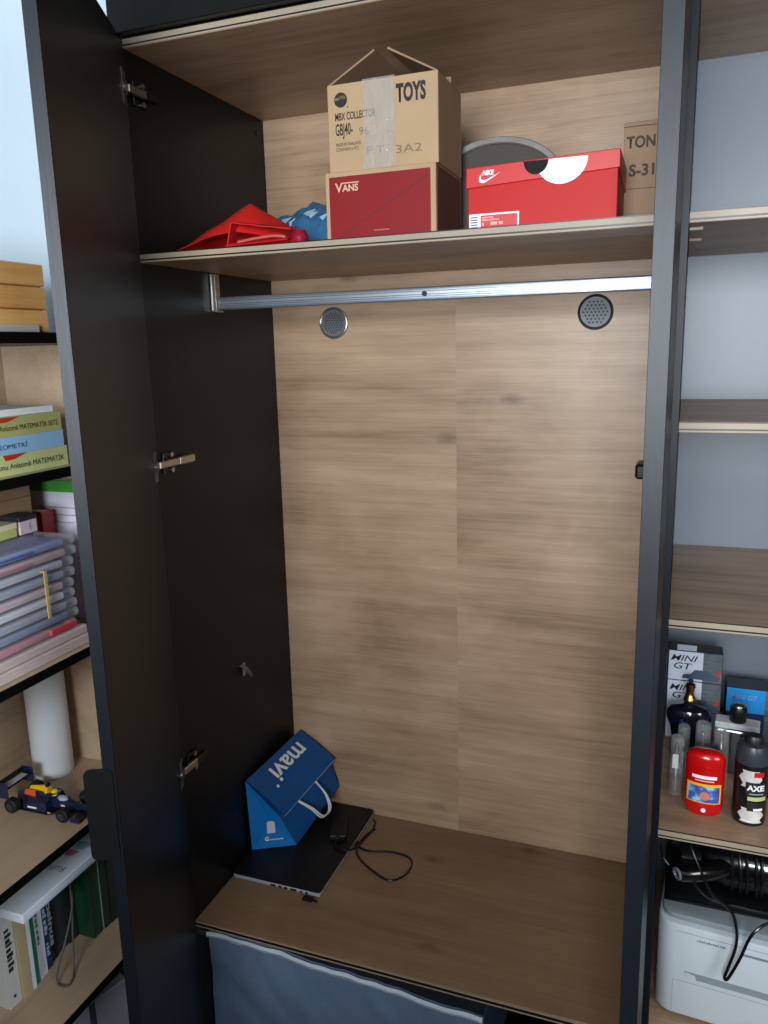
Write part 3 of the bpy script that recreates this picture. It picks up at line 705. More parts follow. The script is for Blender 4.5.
for k, (cn, cc) in enumerate(cols):
    dy = rnd(-.004, .004) + (.010 if k >= 7 else 0) + (-.006 if k == 0 else 0)
    t = thing('plastic_sleeve', f'clear plastic sleeve of {cn} papers, {ordn[k]} in its stack', 'plastic sleeve', (-.05+rnd(-.004, .002), -.215+dy, zz), group='plastic sleeves stacked in the bookcase')
    P('papers', G().box(-.20, -.004, -.36, -.030, .003, hs-.004, .002), mat('sleeve_papers_%d' % k, cc, 0.5, var=.30, vscale=70, stretch=(.1, .12, 4)), t)
    # the clear film: rounded soft cushion
    g = G(); g.box(-.215, .0, -.365, 0, .0003, hs-.0003, .0085, 3)
    P('film', g, mat('sleeve_film', (214, 214, 226), 0.22, alpha=0.26, bump=0.5, bscale=22, stretch=(1, .8, 6)), t, smooth=True)
    if k == 0: P('red_tab', G().box(-.10, .0006, -.075, -.004, .003, hs-.004, .004, 2), mat('red_tab_film', (206, 62, 76), 0.4), t)
    if k == 8: P('blue_sheet', G().box(-.18, .0004, -.34, -.11, .006, hs-.008, .002), mat('blue_sheet', (70, 92, 160), 0.4), t)
    if k == 7: P('red_sheet', G().box(-.18, .0004, -.34, -.12, .006, hs-.008, .002), mat('rose_sheet', (176, 110, 120), 0.4), t)
    zz += hs+.0002
sl_top = zz
rb = P('rubber_band', G().box(.0, .0018, -.004, .004, 0, .092, .0006).box(-.05, 0, -.004, .004, .0895, .0915, .0006), mat('yellow_rubber', (206, 176, 96), 0.5), loc=(-.0462, -.300, z+.083))
tag(rb, 'yellow rubber band strapped around the stack of plastic sleeves', 'rubber band')
t = thing('book', 'large white book with green top band leaning on bookcase side panel', 'book', (-.06, -.0685, z))
P('pages', G().box(-.21, -.002, -.0165, -.004, .002, .303), PAPER, t)
P('cover', G().box(-.212, 0, -.019, -.0168, 0, .305, .0006).box(-.212, 0, -.0038, -.0016, 0, .305, .0006).box(-.0015, 0, -.0168, -.0038, 0, .305), mat('white_gloss_cover', (214, 214, 226), 0.35), t)
P('green_band', G().box(-.212, 0.0, -.0196, -.0192, .280, .305), mat('leaf_green', (70, 150, 60), 0.5), t)
for k in range(3): P('text_line', G().box(-.19, -.06-.02*k, -.0196, -.0192, .245-.016*k, .2475-.016*k), mat('grey_print', (150, 150, 165), 0.6), t)
t = thing('book', 'small red book with yellow stripe standing before the white book', 'book', (-.200, -.102, z))
P('pages', G().box(-.078, -.003, -.030, -.002, .001, .243), PAPER, t)
P('cover', G().box(-.08, 0, -.0325, -.0305, 0, .245).box(-.08, 0, -.0018, 0, 0, .245).box(-.002, 0, -.0305, -.0018, 0, .245), mat('red_cover', (176, 20, 24), 0.4), t)
P('yellow_stripe', G().box(-.028, -.013, -.0329, -.0326, .02, .236), mat('yellow_print', (226, 170, 90), 0.5), t)
P('print_line', G().box(-.040, -.037, -.0329, -.0326, .09, .236), mat('gold_print', (196, 120, 60), 0.5), t)
o = thing('small_carton', 'pale pink small box lying on top of plastic sleeves', 'small box', (-.165, -.212, sl_top+.0004)); o.location.y = -.232
P('body', G().box(-.025, .025, -.022, .022, 0, .026, .001), mat('pale_pink_card', (214, 190, 196), 0.5), o); P('lid', G().box(-.026, .026, -.023, .023, .0262, .036, .001), mat('navy_card', (32, 34, 48), 0.5), o)
P('print_mark', G().box(.0252, .0255, .002, .006, .006, .020), mat('grey_print', (150, 150, 165), 0.6), o)
o = thing('small_carton', 'cream and lime small box lying on plastic sleeves beside pink box', 'small box', (-.165, -.286, sl_top+.0004))
P('body', G().box(-.025, .025, -.024, .024, 0, .016, .001), mat('lime_card', (186, 192, 110), 0.5), o); P('lid', G().box(-.026, .026, -.025, .025, .0162, .028, .001), mat('cream_card', (220, 212, 170), 0.5), o)
o = thing('cardboard_carton', 'plain brown cardboard carton lying behind the small boxes in bookcase', 'carton', (-.258, -.270, sl_top+.0004))
P('body', G().box(-.060, .060, -.125, .110, 0, .088, .001), KRAFTD, o); P('flap_seam', G().box(.0601, .0606, -.125, .110, .060, .0612), MATS['seam_dark'], o)

# paper roll
z = bz[3]
t = thing('paper_roll', 'white paper roll standing upright in the bookcase corner', 'paper roll', (-.248, -.135, z))
P('sheet', G().lathe([(.042, 0), (.043, .004), (.043, .246), (.042, .250), (.034, .250), (.034, .246)], 36), mat('white_roll', (222, 226, 230), 0.45, var=.03), t, smooth=True)
P('core', G().lathe([(.0335, .003), (.0335, .247)], 24), mat('roll_core', (150, 140, 130), 0.8), t, smooth=True)

# model racing car
NAVY = mat('navy_car_paint', (22, 32, 66), 0.25, coat=.5); TYRE = mat('tyre_rubber', (16, 16, 17), 0.7); YEL = mat('yellow_car_print', (236, 186, 20), 0.35); ORG = mat('orange_car_print', (222, 92, 44), 0.35)
t = thing('model_car', 'navy toy racing car with yellow engine cover standing on bookcase shelf', 'model car', (-.142, -.255, z), math.radians(2)); t.scale = (.88, .88, .88)
# +x is the nose, length .22
P('floor_plate', G().prism([(-.10, -.028), (-.06, -.038), (.02, -.038), (.045, -.018), (.105, -.010), (.105, .010), (.045, .018), (.02, .038), (-.06, .038), (-.10, .028)], (0, 0, .007), X, Y, (0, 0, .003)), BLKPL, t)
g = G()
st = [(-.095, .006, .012, .030), (-.055, .011, .012, .044), (-.015, .013, .012, .044), (.015, .012, .012, .032), (.050, .009, .013, .028), (.085, .006, .013, .022), (.104, .004, .013, .017)]
pts = []; fcs = []
for (x, w_, z0, z1) in st: pts += [(x, -w_, z0), (x, w_, z0), (x, w_*.7, z1), (x, -w_*.7, z1)]
for k in range(len(st)-1):
    for j in range(4): fcs.append((4*k+j, 4*k+(j+1) % 4, 4*k+4+(j+1) % 4, 4*k+4+j))
fcs += [(0, 1, 2, 3), (4*len(st)-4, 4*len(st)-3, 4*len(st)-2, 4*len(st)-1)]
g.hull(pts, fcs); P('chassis', g, NAVY, t, smooth=True)
for s in (-1, 1):
    P('sidepod', G().hull([(-.075, s*.010, .010), (.012, s*.012, .010), (.012, s*.034, .010), (-.055, s*.033, .010), (-.075, s*.010, .028), (.010, s*.012, .034), (.010, s*.031, .030), (-.052, s*.029, .022)], [(0, 1, 2, 3), (4, 5, 6, 7), (0, 1, 5, 4), (1, 2, 6, 5), (2, 3, 7, 6), (3, 0, 4, 7)]), NAVY, t)
    for x, rr, w_ in ((-.078, .0175, .020), (.066, .0165, .016)):
        wh = P('wheel', G().lathe([(.008, -w_/2), (rr-.003, -w_/2), (rr, -w_/2+.003), (rr, w_/2-.003), (rr-.003, w_/2), (.008, w_/2)], 24, (x, s*.040, rr), mtx=Matrix.Rotation(math.pi/2, 4, 'X')), TYRE, t, smooth=True)
        P('wheel_hub', G().lathe([(0.0, -w_/2-.0005), (.0085, -w_/2-.0005), (.0085, w_/2+.0005), (0, w_/2+.0005)], 14, (x, s*.040, rr), mtx=Matrix.Rotation(math.pi/2, 4, 'X')), mat('hub_grey', (70, 70, 74), .4, metal=.5), wh)
        P('suspension', G().cyl((x, s*.006, .018), (x, s*.034, .017), .0016, n=6), BLKPL, t)
P('engine_cover', G().hull([(-.060, -.007, .040), (-.060, .007, .040), (.000, .010, .040), (.000, -.010, .040), (-.055, 0, .050), (-.004, .004, .058), (-.004, -.004, .058)], [(0, 1, 2, 3), (0, 1, 4), (1, 2, 5, 4), (3, 0, 4, 6), (2, 3, 6, 5), (4, 5, 6)]), YEL, t)
P('orange_panel', G().hull([(-.070, -.0095, .030), (-.035, -.0125, .030), (-.036, -.010, .044), (-.066, -.0075, .043), (-.070, -.008, .030), (-.035, -.010, .030), (-.036, -.008, .044), (-.066, -.006, .043)], [(0, 1, 2, 3), (4, 5, 6, 7), (0, 1, 5, 4), (1, 2, 6, 5), (2, 3, 7, 6), (3, 0, 4, 7)]), ORG, t)
P('driver_helmet', G().lathe([(0, 0), (.007, .002), (.009, .008), (.007, .014), (0, .017)], 16, (.012, 0, .034)), mat('yellow_helmet', (240, 214, 60), .3), t, smooth=True)
P('windscreen', G().lathe([(0, 0), (.011, .001), (.010, .006), (0, .010)], 16, (.034, 0, .028), sx=1.3, sy=.75), mat('pale_screen', (176, 188, 206), .25), t, smooth=True)
P('halo', G().tube([(-.002, -.012, .042), (.020, -.011, .045), (.030, 0, .046), (.020, .011, .045), (-.002, .012, .042)], .0020, 8, 5), BLKPL, t, smooth=True)
P('air_intake', G().box(-.010, -.002, -.006, .006, .054, .064, .002), BLKPL, t)
rw = P('rear_wing', G().box(-.112, -.088, -.040, .040, .052, .056, .001).box(-.118, -.113, -.040, .040, .056, .068, .001), BLKPL, t)
for s in (-1, 1): P('wing_end_plate', G().box(-.120, -.086, s*.0405-.001, s*.0405+.001, .030, .070, .0008), NAVY, rw)
bars(rw, mat('pale_print', (190, 196, 200), .5), (-.1186, .034, .0585), (0, -1, 0), Z, .066, .008, 6)
P('wing_print', G().box(-.109, -.092, -.030, .030, .0562, .0566), MATS['pale_print'], rw)
fwg = P('front_wing', G().box(.088, .112, -.042, .042, .006, .010, .001), BLKPL, t)
for s in (-1, 1): P('wing_end_plate', G().box(.086, .113, s*.043-.001, s*.043+.001, .004, .018, .0008), NAVY, fwg)
P('side_print', G().box(-.040, -.015, -.0338, -.0331, .0140, .0185), WHITE, t); P('yellow_dot', G().box(.018, .026, -.0375, -.035, .0105, .0140, .001), YEL, t)
P('nose_print', G().box(.035, .047, -.0105, -.0100, .0165, .0205), WHITE, t)

# upright books
z = bz[4]
bk = [('thick grey-white book with black spine lettering beside the tan book', .030, .243, (190, 190, 188), 'bars', (40, 40, 40), -.155),
      ('tan book standing beside the thick grey-white book', .024, .240, (176, 160, 124), None, None, -.150),
      ('thin white book standing beside the tan book', .010, .238, (214, 220, 226), None, None, -.150),
      ('thin teal green book among the thin white books', .013, .236, (20, 110, 88), None, None, -.154),
      ('grey-striped thin white book beside the teal book', .012, .238, (184, 188, 190), 'bars', (90, 96, 100), -.155),
      ('thin white book standing beside the blue book', .012, .240, (216, 222, 230), None, None, -.158),
      ('blue book with pale spine lettering beside the black book', .018, .238, (24, 56, 98), 'bars', (170, 190, 214), -.162),
      ('black book with large white spine lettering', .024, .238, (14, 20, 26), 'Kosinus', (190, 210, 206), -.170),
      ('thick dark grey book standing beside the black lettered book', .036, .238, (52, 58, 66), None, None, -.175),
      ('dark grey-green book standing between grey and green books', .028, .236, (40, 48, 48), None, None, -.172),
      ('thick green book with pale spine edge', .034, .240, (26, 70, 46), None, None, -.130),
      ('dark green book standing beside the thick green book', .020, .236, (22, 56, 38), None, None, -.128),
      ('very dark green book standing last beside bookcase side panel', .020, .232, (16, 40, 30), None, None, -.126)]
y = -.408
for k, (lab, w_, h, cc, tx, tcc, xs) in enumerate(bk):
    t = thing('book', lab, 'book', (xs, y, z), group='books standing in the bookcase')
    dpb = .155
    P('pages', G().box(-dpb, -.004, .0016, w_-.0024, .003, h-.003), PAPER, t)
    cm = mat('book_cover_%d' % k, cc, 0.42, var=.06)
    P('cover', G().box(-dpb, 0, 0, .0014, 0, h).box(-dpb, 0, w_-.0022, w_-.0008, 0, h).box(-.0022, 0, .0014, w_-.0022, 0, h), cm, t)
    if tx:
        big = tx == 'Kosinus'
        if not big: bars(t, mat('spine_ink_%d' % k, tcc, .5), (.0007, w_*.22, h*.72), -Z, Y, h*.40, w_*.50, 9 if k == 0 else 7, 'spine_print')
        else: text(tx, t, mat('spine_ink_%d' % k, tcc, .5), (.0007, w_*.22, h*(.72 if big else .70)), -Z, Y, h*(.56 if big else .42), w_*.52, bold=.03)
        if k == 6: bars(t, mat('spine_ink_%d' % k, tcc, .5), (.0007, w_*.25, h*.26), -Z, Y, h*.14, w_*.45, 4, 'spine_print')
        if k == 0: P('spine_dot', G().cyl((.0002, w_*.45, .022), (.0008, w_*.45, .022), .0035, n=12), INK, t)
    if k == 10: P('pale_edge', G().box(-.001, .0008, w_-.0036, w_-.0008, .0, h), mat('worn_pale_edge', (150, 176, 158), .6, var=.3, vscale=60), t)
    y += w_ + .0008
# white game box lying on the books
t = thing('game_box', 'flat white box with pink and blue doodles lying on upright books', 'box', (-.055, -.440, z+.2436))
P('tray', G().box(-.255, -.004, .004, .360, 0, .018, .001), mat('white_card', (214, 222, 230), .4), t)
P('lid', G().box(-.258, 0, 0, .364, .0075, .0235, .0015), mat('white_lid_card', (216, 226, 236), .4), t)
PK = mat('pink_print', (196, 120, 150), .5); PB = mat('pale_blue_doodle', (140, 176, 200), .5)
zt_ = .0237
text('Runat', t, mat('doodle_ink', (110, 110, 136), .5), (-.022, .140, zt_+.0003), (-.98, -.17, 0), (.17, -.98, 0), .052, .017)
def blob(cx, cy, rx, ry, m, nm, dz=0.0):
    g = G(); g.prism([(cx+rx*math.cos(a)*(1+.25*math.sin(3*a)), cy+ry*math.sin(a)*(1+.2*math.cos(2*a))) for a in [2*math.pi*k/18 for k in range(18)]], (0, 0, zt_+dz), X, Y, (0, 0, .0003)); P(nm, g, m, t)
blob(-.048, .180, .013, .013, PK, 'pink_doodle'); blob(-.040, .208, .015, .016, PB, 'blue_doodle', .0004); blob(-.018, .235, .008, .010, mat('doodle_ink', (110, 110, 136), .5), 'dark_doodle'); blob(-.090, .27, .024, .028, PK, 'pink_doodle'); blob(-.120, .235, .03, .02, PB, 'blue_doodle')
# hanging grey cable loop
cb = P('grey_cable', G().tube([(-.140, -.236, z+.190), (-.116, -.258, z+.150), (-.113, -.272, z+.115), (-.113, -.300, z+.064), (-.117, -.318, z+.022), (-.112, -.325, z+.0045), (-.099, -.328, z+.0028), (-.087, -.321, z+.0028), (-.094, -.300, z+.004), (-.108, -.281, z+.014), (-.113, -.270, z+.076), (-.114, -.263, z+.130), (-.128, -.246, z+.184)], .0022, 8, 8), mat('grey_rubber', (84, 88, 84), .6), smooth=True)
tag(cb, 'thin grey cable loop hanging in front of the upright books', 'cable')
# folded paper in the lowest row
z = bz[5]
t = thing('paper_carton', 'grey-white folded paper carton standing in the lowest bookcase row', 'carton', (-.10, -.20, z), math.radians(-18))
P('body', G().box(-.14, 0, -.16, .05, 0, .215, .003), mat('grey_white_card', (170, 178, 192), .5, var=.05), t)
P('flap', G().hull([(-.14, -.16, .2152), (0, -.16, .2152), (-.02, -.05, .262), (-.14, -.05, .262), (-.14, -.158, .213), (0, -.158, .213), (-.02, -.048, .259), (-.14, -.048, .259)], [(0, 1, 2, 3), (4, 5, 6, 7), (0, 1, 5, 4), (1, 2, 6, 5), (2, 3, 7, 6), (3, 0, 4, 7)]), mat('grey_white_card', (170, 178, 192), .5), t)
P('tape', G().box(.0002, .0006, -.05, -.035, .0, .214), mat('dark_tape', (70, 76, 88), .4), t)

# ------------------------------------------------------------------ shelf unit: cosmetics row
z = .8374
# toy car boxes
def toybox(label, x, y, zz, colr, tint, group):
    t = thing('toy_car_box', label, 'toy box', (x, y, zz), group=group)
    P('carton', G().box(0, .112, 0, .05, 0, .0695, .0008), mat('toybox_dark', (46, 50, 56), .4), t)
    P('front_print', G().box(.001, .072, -.0004, 0, .001, .0685), tint, t)
    P('window', G().box(.072, .111, -.0004, 0, .001, .0685), mat('box_window', (92, 98, 104), .15, var=.3, vscale=30, stretch=(1, 1, 6)), t)
    return t
WT = mat('pale_box_print', (196, 200, 214), .4); BLU = mat('sky_blue_box_print', (30, 140, 214), .4, var=.1)
for k, zz in enumerate((z, z+.0698, z+.1396)):
    t = toybox(('white and grey toy car box at the bottom of its stack', 'white and grey toy car box in the middle of its stack', 'white and grey toy car box with hanging tab on top of stack')[k], X0+.003, .375, zz, None, WT, 'toy car boxes behind the perfume bottles')
    text('MINI', t, INK, (.005, -.0008, .046), X, Z, .056, .014, shear=.3, bold=.008); text('GT', t, INK, (.012, -.0008, .027), X, Z, .038, .015, shear=.2, bold=.01)
    P('car_picture', G().prism([(.030, .006), (.106, .006), (.108, .016), (.092, .020), (.078, .028), (.056, .028), (.048, .018), (.032, .015)], (0, -.0010, 0), X, Z, (0, .0004, 0)), mat('car_picture_grey', (70, 82, 96), .4), t)
    P('red_wing', G().prism([(.098, .018), (.106, .016), (.108, .030), (.104, .030)], (0, -.0013, 0), X, Z, (0, .0003, 0)), mat('red_mark', (190, 50, 34), .5), t)
    if k == 2: P('hanging_tab', G().box(.017, .058, .002, .004, .0695, .083, .0008), mat('clear_tab', (170, 176, 186), .3, alpha=.8), t)
for k, zz in enumerate((z, z+.0592)):
    t = thing('toy_car_box', ('navy toy car box on the shelf beneath the sky blue box', 'sky blue toy car box on top of the navy box')[k], 'toy box', (1.172, .42, zz), group='blue toy car boxes behind square perfume bottle')
    P('carton', G().box(0, .125, 0, .06, 0, .0588, .0008), mat('toybox_navy', (28, 40, 60), .4), t)
    P('front_print', G().box(.001, .080, -.0004, 0, .001, .0578), BLU if k else mat('deep_navy_print', (24, 44, 84), .4), t)
    P('window', G().box(.080, .124, -.0004, 0, .001, .0578), MATS['box_window'], t)
    if k: text('MINI GT', t, mat('grey_blue_print', (120, 150, 180), .4), (.010, -.0008, .032), X, Z, .055, .012, shear=.3, bold=.02)
# torso-shaped dark perfume bottle
PBK = mat('dark_navy_glass', (14, 18, 30), .12, coat=.6)
t = thing('perfume_bottle', 'dark torso-shaped perfume bottle with gold spray head', 'perfume bottle', (1.092, .268, z))
P('flask', G().lathe([(.030, 0), (.033, .004), (.034, .02), (.031, .05), (.036, .080), (.044, .100), (.045, .112), (.038, .124), (.018, .131), (.011, .134), (.010, .140)], 32, sx=1.0, sy=.62), PBK, t, smooth=True)
P('spray_head', G().lathe([(.0105, .140), (.0125, .142), (.0125, .146), (.0085, .152), (.0075, .160), (.0085, .168), (.0095, .172), (.0095, .178), (.004, .181), (0, .181)], 24), mat('warm_gold', (196, 136, 84), .28, metal=1.0), t, smooth=True)
P('nozzle', G().box(-.005, .005, -.0035, .0035, .1812, .189, .0018), mat('navy_knob', (24, 40, 66), .3), t)
P('bottle_plate', G().hull([(-.018, -.0265, .104), (-.003, -.0285, .092), (.003, -.0285, .092), (-.010, -.026, .118), (-.018, -.0255, .104), (-.003, -.0275, .092), (.003, -.0275, .092), (-.010, -.025, .118)], [(0, 1, 2, 3), (4, 5, 6, 7), (0, 1, 5, 4), (1, 2, 6, 5), (2, 3, 7, 6), (3, 0, 4, 7)]), mat('navy_plate', (40, 50, 72), .2), t)
# square-shouldered perfume
t = thing('perfume_bottle', 'square dark perfume bottle with white shoulder plate and round black cap', 'perfume bottle', (1.186, .262, z), math.radians(-6))
P('flask', G().box(-.040, .040, -.018, .018, 0, .097, .004, 2), mat('smoky_glass', (34, 34, 36), .1, coat=.5), t)
P('shoulder_plate', G().box(-.042, .042, -.019, .019, .0972, .112, .0015), mat('white_plate', (208, 210, 212), .35), t)
P('dark_strip', G().box(-.0422, .0422, -.0194, .0194, .0985, .1005), BLKPL, t)
P('cap', G().lathe([(.0155, .1122), (.0165, .114), (.0165, .140), (.0155, .143), (.013, .1435)], 28), BLKPL, t, smooth=True)
P('cap_disc', G().lathe([(.0125, .1437), (.0115, .148), (.006, .150), (0, .150)], 24), STEEL, t, smooth=True)
# glass vials
CLR = mat('clear_plastic', (214, 220, 220), 0.06, alpha=0.16, spec=1.0); AMB = mat('amber_liquid', (120, 84, 50), .1, alpha=.55)
for k, (x, y, r, h, lab) in enumerate(((1.0705, .135, .0125, .122, 'clear glass perfume vial with white sticker beside the shelf side'), (1.0830, .195, .0125, .118, 'clear glass perfume vial behind the vial with white sticker'), (1.1180, .168, .0150, .142, 'wide clear perfume vial behind the red deodorant stick'), (1.1520, .176, .0150, .140, 'wide clear perfume vial between red deodorant and square bottle'))):
    t = thing('perfume_vial', lab, 'vial', (x, y, z), group='clear perfume vials')
    P('tube', G().lathe([(r*.9, 0), (r, .003), (r, h*.55), (r*.97, h*.555), (r*.97, h-.004), (r*.85, h), (0, h)], 24), CLR, t, smooth=True)
    P('liquid', G().lathe([(r*.8, .004), (r*.82, .006), (r*.82, h*(.30 if k < 2 else .45)), (0, h*(.30 if k < 2 else .45))], 20), AMB, t, smooth=True)
    P('sprayer', G().lathe([(r*.35, h*.52), (r*.55, h*.56), (r*.55, h*.66), (r*.3, h*.70), (r*.35, h*.80), (r*.2, h*.86), (0, h*.87)], 16), STEEL, t, smooth=True)
    P('dip_tube', G().cyl((0, 0, .006), (0, 0, h*.52), .0014, n=8), WHITE, t)
    if k == 0: P('sticker', G().box(-.0075, .0035, -r-.0009, -r-.0001, .060, .090, .0003), PAPER, t)
# deodorant stick
DR = mat('glossy_red_plastic', (188, 10, 12), .22, coat=.3)
t = thing('deodorant_stick', 'glossy red deodorant stick with colourful front label', 'deodorant', (1.121, .083, z), math.radians(-3)); t.scale = (1.07, 1.07, 1.04)
EL = lambda prof: G().lathe(prof, 40, sx=1.0, sy=.56)
P('case', EL([(.024, 0), (.028, .003), (.032, .014), (.0325, .03), (.0325, .094)]), DR, t, smooth=True)
P('cap', EL([(.0328, .0945), (.0332, .098), (.0325, .112), (.028, .120), (.020, .1235), (0, .1245)]), DR, t, smooth=True)
def wrap(x0, x1, z0, z1, lift, n=10):
    return G().grid(n, 2, lambda u, v: ((x0+(x1-x0)*u), -(.0325+lift)*.56*math.sqrt(max(0, 1-((x0+(x1-x0)*u)/(.0325+lift))**2)), z0+(z1-z0)*v), -.0003)
lbm = bpy.data.materials.new('colour_label'); lbm.use_nodes = True; MATS['colour_label'] = lbm
nt = lbm.node_tree; tc = nt.nodes.new('ShaderNodeTexCoord'); nz_ = nt.nodes.new('ShaderNodeTexNoise'); nz_.inputs['Scale'].default_value = 55; nt.links.new(tc.outputs['Object'], nz_.inputs['Vector'])
crr = nt.nodes.new('ShaderNodeValToRGB'); crr.color_ramp.interpolation = 'EASE'
crr.color_ramp.elements[0].position = .36; crr.color_ramp.elements[0].color = rgb(84, 52, 140); crr.color_ramp.elements[1].position = .66; crr.color_ramp.elements[1].color = rgb(150, 190, 214)
e_ = crr.color_ramp.elements.new(.5); e_.color = rgb(40, 96, 168)
nt.links.new(nz_.outputs['Fac'], crr.inputs['Fac']); nt.links.new(crr.outputs['Color'], nt.nodes['Principled BSDF'].inputs['Base Color'])
P('label_frame', wrap(-.0275, .0275, .0275, .0655, .0006), mat('yellow_label', (230, 180, 40), .35), t)
P('label', wrap(-.0255, .0255, .0295, .0605, .0010), lbm, t)
P('label_motif', G().lathe([(0, 0), (.0085, .0003), (.0085, .0006), (0, .0007)], 18, (.002, -.0197, .043), mtx=Matrix.Rotation(math.pi/2, 4, 'X')), mat('warm_motif', (206, 120, 96), .4), t)
P('white_strip', wrap(-.020, .020, .0755, .0815, .0007), WHITE, t); P('white_line', wrap(-.015, .016, .0705, .0725, .0007), mat('pink_line', (240, 180, 176), .4), t)
P('badge', G().lathe([(0, 0), (.004, .0004), (.004, .0012), (0, .0014)], 16, (.001, -.0185, .014), mtx=Matrix.Rotation(math.pi/2, 4, 'X')), WHITE, t)
# black spray can
t = thing('spray_can', 'black deodorant spray can with white and black front print', 'spray can', (1.2005, .085, z)); t.scale = (1.09, 1.09, 1.10)
rr = .0268
P('can', G().lathe([(.0235, 0), (.026, .002), (rr, .006), (rr, .105), (.0262, .109)], 36), mat('black_can', (20, 20, 22), .3, coat=.3), t, smooth=True)
P('cap', G().lathe([(.0260, .1092), (.0264, .111), (.0262, .132), (.0225, .141), (.019, .1425)], 36), mat('charcoal_cap', (52, 56, 62), .35), t, smooth=True)
P('push_button', G().lathe([(.0150, .1427), (.0150, .151), (.0125, .155), (0, .1555)], 24, sx=1.0, sy=.85), mat('black_button', (26, 28, 31), .4), t, smooth=True)
P('button_groove', G().box(-.007, .008, -.0105, -.003, .1548, .1560, .0005), BLKPL, t)
def cwrap(x0, x1, z0, z1, lift, n=10, wav=0):
    R2 = rr+lift
    return G().grid(n, 6, lambda u, v: ((lambda x_: (x_, -math.sqrt(max(1e-9, R2*R2-x_*x_)), z0+(z1-z0)*v))(max(-R2*.98, min(R2*.98, x0+(x1-x0)*u + wav*math.sin(v*9+u*3))))), -.0003)
CRM = mat('cream_smoke_print', (206, 200, 192), .4, var=.2, vscale=50)
P('smoke_print', cwrap(-.017, .012, .072, .102, .0004, 10, .003), CRM, t); P('smoke_print', cwrap(-.016, .018, .008, .034, .0004, 10, .003), CRM, t)
P('black_band', cwrap(-.010, .022, .058, .082, .0008), INK, t); P('lime_band', cwrap(-.006, .022, .049, .056, .0009), mat('lime_print', (186, 196, 130), .4), t)
P('black_band', cwrap(-.006, .022, .030, .046, .0009), INK, t); P('white_bar', cwrap(.004, .018, .031, .0355, .0013), WHITE, t); P('white_bar', cwrap(-.004, .018, .0605, .0625, .0012), mat('grey_bar', (150, 150, 150), .4), t)
P('red_tag', cwrap(.002, .017, .092, .101, .0010), mat('red_tag_print', (196, 24, 34), .4), t); P('fine_print', cwrap(-.014, .004, .0105, .0125, .0012), WHITE, t)
def bend(ob, R2):
    for v in ob.data.vertices: v.co.y = -math.sqrt(max(1e-9, R2*R2-v.co.x**2))
bend(text('AXE', t, WHITE, (-.008, 0, .067), X, Z, .027, .0105, bold=.04), rr+.0016)
# bottle at the frame edge
t = thing('perfume_bottle', 'round pale-capped perfume bottle beside the black spray can', 'perfume bottle', (1.262, .185, z))
P('flask', G().lathe([(.026, 0), (.028, .003), (.028, .075), (.020, .085), (.011, .088), (.011, .094)], 28), mat('smoky_glass', (34, 34, 36), .1), t, smooth=True)
P('cap', G().lathe([(.014, .0942), (.019, .100), (.021, .112), (.018, .124), (.009, .131), (0, .132)], 24), mat('pale_taupe_cap', (120, 112, 106), .35), t, smooth=True)

# ------------------------------------------------------------------ printer and hair dryer
z = ZB+TH+.0004
PW = mat('white_printer_plastic', (196, 204, 208), .45, var=.02); PGm = mat('grey_printer_plastic', (134, 141, 146), .5)
t = thing('laser_printer', 'white compact laser printer with grey output tray on the bottom shelf', 'printer', (X0+.008, .082, z), math.radians(-4))
PWd = .37; PD = .30; PH = .226
g = G(); g.vbox(0, PWd, 0, PD, .006, PH-.012, .035, 6, axis=2, bev2=.006)
P('body', g, PW, t, smooth=True)
P('top_tray', G().vbox(.006, PWd-.006, .012, PD-.006, PH-.0118, PH+.002, .030, 6, axis=2, bev2=.004), PGm, t, smooth=True)
P('seam', G().box(.035, PWd-.035, -.0004, .0004, PH-.028, PH-.0268), mat('seam_grey', (150, 158, 164), .5), t)
P('button_groove', G().box(.155, .33, -.0008, .001, PH-.046, PH-.040, .001), mat('groove_grey', (120, 128, 136), .5), t)
g = G(); g.prism([(.055, .112), (.340, .112), (.345, .098), (.085, .098), (.068, .094)], (0, -.0012, 0), X, Z, (0, .0014, 0))
P('grip_recess', g, mat('recess_grey', (136, 146, 152), .5), t)
P('grip_tab', G().prism([(.057, .1105), (.075, .107), (.080, .094), (.068, .092)], (0, -.0022, 0), X, Z, (0, .0012, 0)), PW, t)
g = G()
for a, b, c, d in ((.034, .345, .0866, .0876), (.034, .035, .012, .0866)): g.box(a, b, -.0005, .0003, c, d)
P('tray_seam', g, mat('seam_grey', (150, 158, 164), .5), t)
bars(t, mat('grey_ink', (120, 128, 136), .5), (.075, -.0008, PH-.040), X, Z, .054, .0045, 13)
g = G()
for a in (.04, PWd-.04):
    for b in (.04, PD-.04): g.cyl((a, b, 0), (a, b, .0062), .012, n=14)
P('foot', g, BLKPL, t)

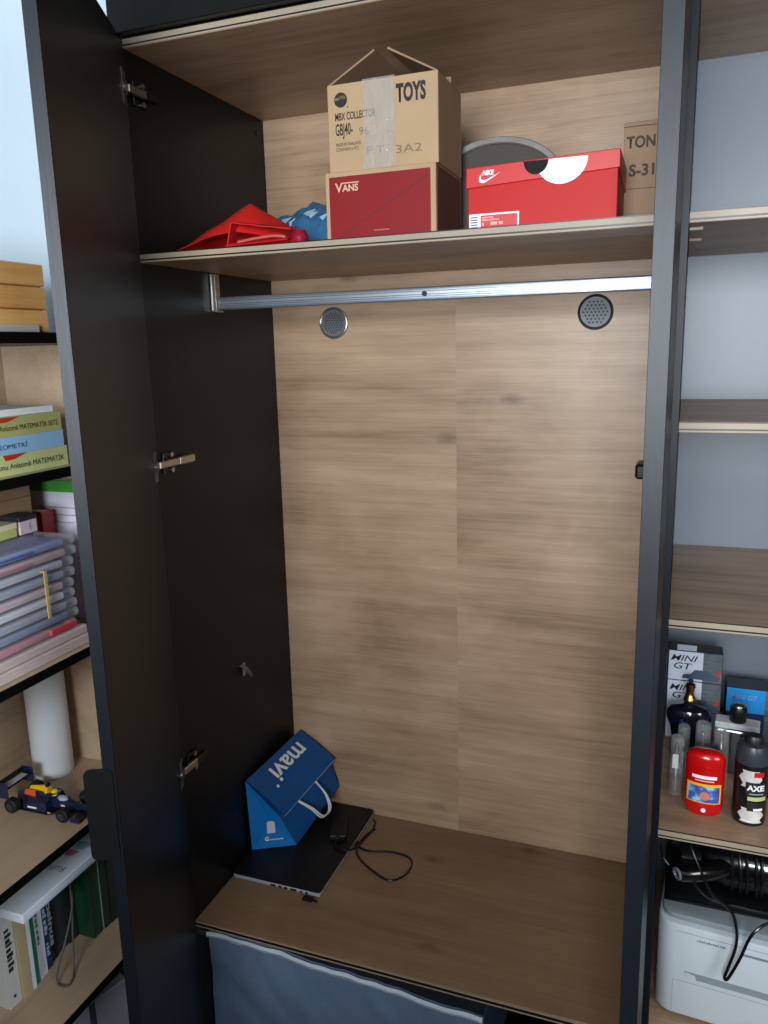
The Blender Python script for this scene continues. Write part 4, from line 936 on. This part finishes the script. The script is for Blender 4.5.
GB = mat('gloss_black_plastic', (10, 10, 12), .16, coat=.6)
BC = mat('black_cord', (14, 14, 16), .25)
zt2 = z+PH+.0026
t = thing('black_pouch', 'black soft fabric pouch lying on printer under the hair dryer', 'pouch', (1.19, .215, zt2))
def pou(u, v):
    x = -.128+.40*u; y = -.088+.20*v
    e = math.sin(math.pi*u)**.25*math.sin(math.pi*v)**.3
    return (x, y, max(.0003, e*(.016+.003*mnoise.noise(Vector((x*30, y*30, 2))))))
P('fabric', G().grid(36, 20, pou, .0005), mat('black_fabric', (13, 14, 18), .45, bump=.3, bscale=80), t, smooth=True)
P('drawstring', G().tube([(-.10, -.090, .006), (-.03, -.094, .008), (.04, -.092, .006), (.12, -.094, .006)], .0018, 6, 5), BC, t, smooth=True)
t = thing('hair_dryer', 'glossy black hair dryer with cord wound round its barrel on black pouch', 'hair dryer', (1.205, .185, zt2+.0245))
R_ = .056
RX = Matrix.Rotation(math.pi/2, 4, 'Y')
P('barrel', G().lathe([(.036, -.075), (.042, -.070), (.048, -.05), (R_, -.03), (R_, .14), (.052, .155), (.044, .158)], 36, (0, 0, R_), mtx=RX), GB, t, smooth=True)
P('nozzle', G().lathe([(.030, -.115), (.032, -.113), (.035, -.076)], 28, (0, 0, R_), mtx=RX, sx=.6), BLKPL, t, smooth=True)
hd = P('handle', G().tube([(-.02, -.030, .062), (-.055, -.062, .064), (-.090, -.082, .065), (-.118, -.092, .065)], lambda s_: .020-.004*s_, 14, 6), GB, t, smooth=True)
P('handle_ring', G().torus((-.122, -.095, .065), (-.8, -.6, -.1), .010, .0032, 18, 8), mat('ring_grey', (110, 114, 122), .3), hd, smooth=True)
g = G()
for k in range(7): g.torus((-.020+.0095*k, 0, R_+.001*math.sin(k)), (1, .12*math.sin(2*k), .06), R_+.003+.001*(k % 2), .0034, 36, 8)
P('wound_cord', g, BC, t, smooth=True, kind='stuff')
def hc(*pts): return [Vector(p)-Vector((1.205, .185, zt2+.0245)) for p in pts]
P('hanging_cord', G().tube(hc((1.085, .13, .800), (1.101, .075, .775), (1.121, .052, .737), (1.145, .046, .691), (1.178, .046, .665), (1.191, .048, .631), (1.193, .048, .588), (1.183, .048, .540), (1.177, .048, .514), (1.184, .047, .516), (1.202, .045, .568), (1.213, .044, .609), (1.226, .048, .632), (1.250, .060, .645), (1.300, .080, .650)), .0030, 8, 8), BC, t, smooth=True)
P('loose_cord', G().tube(hc((1.085, .115, .680), (1.114, .090, .675), (1.135, .078, .662), (1.162, .074, .656), (1.188, .074, .656), (1.246, .074, .655), (1.32, .09, .655)), .0030, 8, 8), BC, t, smooth=True)
P('loose_cord', G().tube(hc((1.052, .11, .765), (1.051, .10, .740), (1.054, .098, .717), (1.066, .095, .702)), .0024, 8, 6), BC, t, smooth=True)
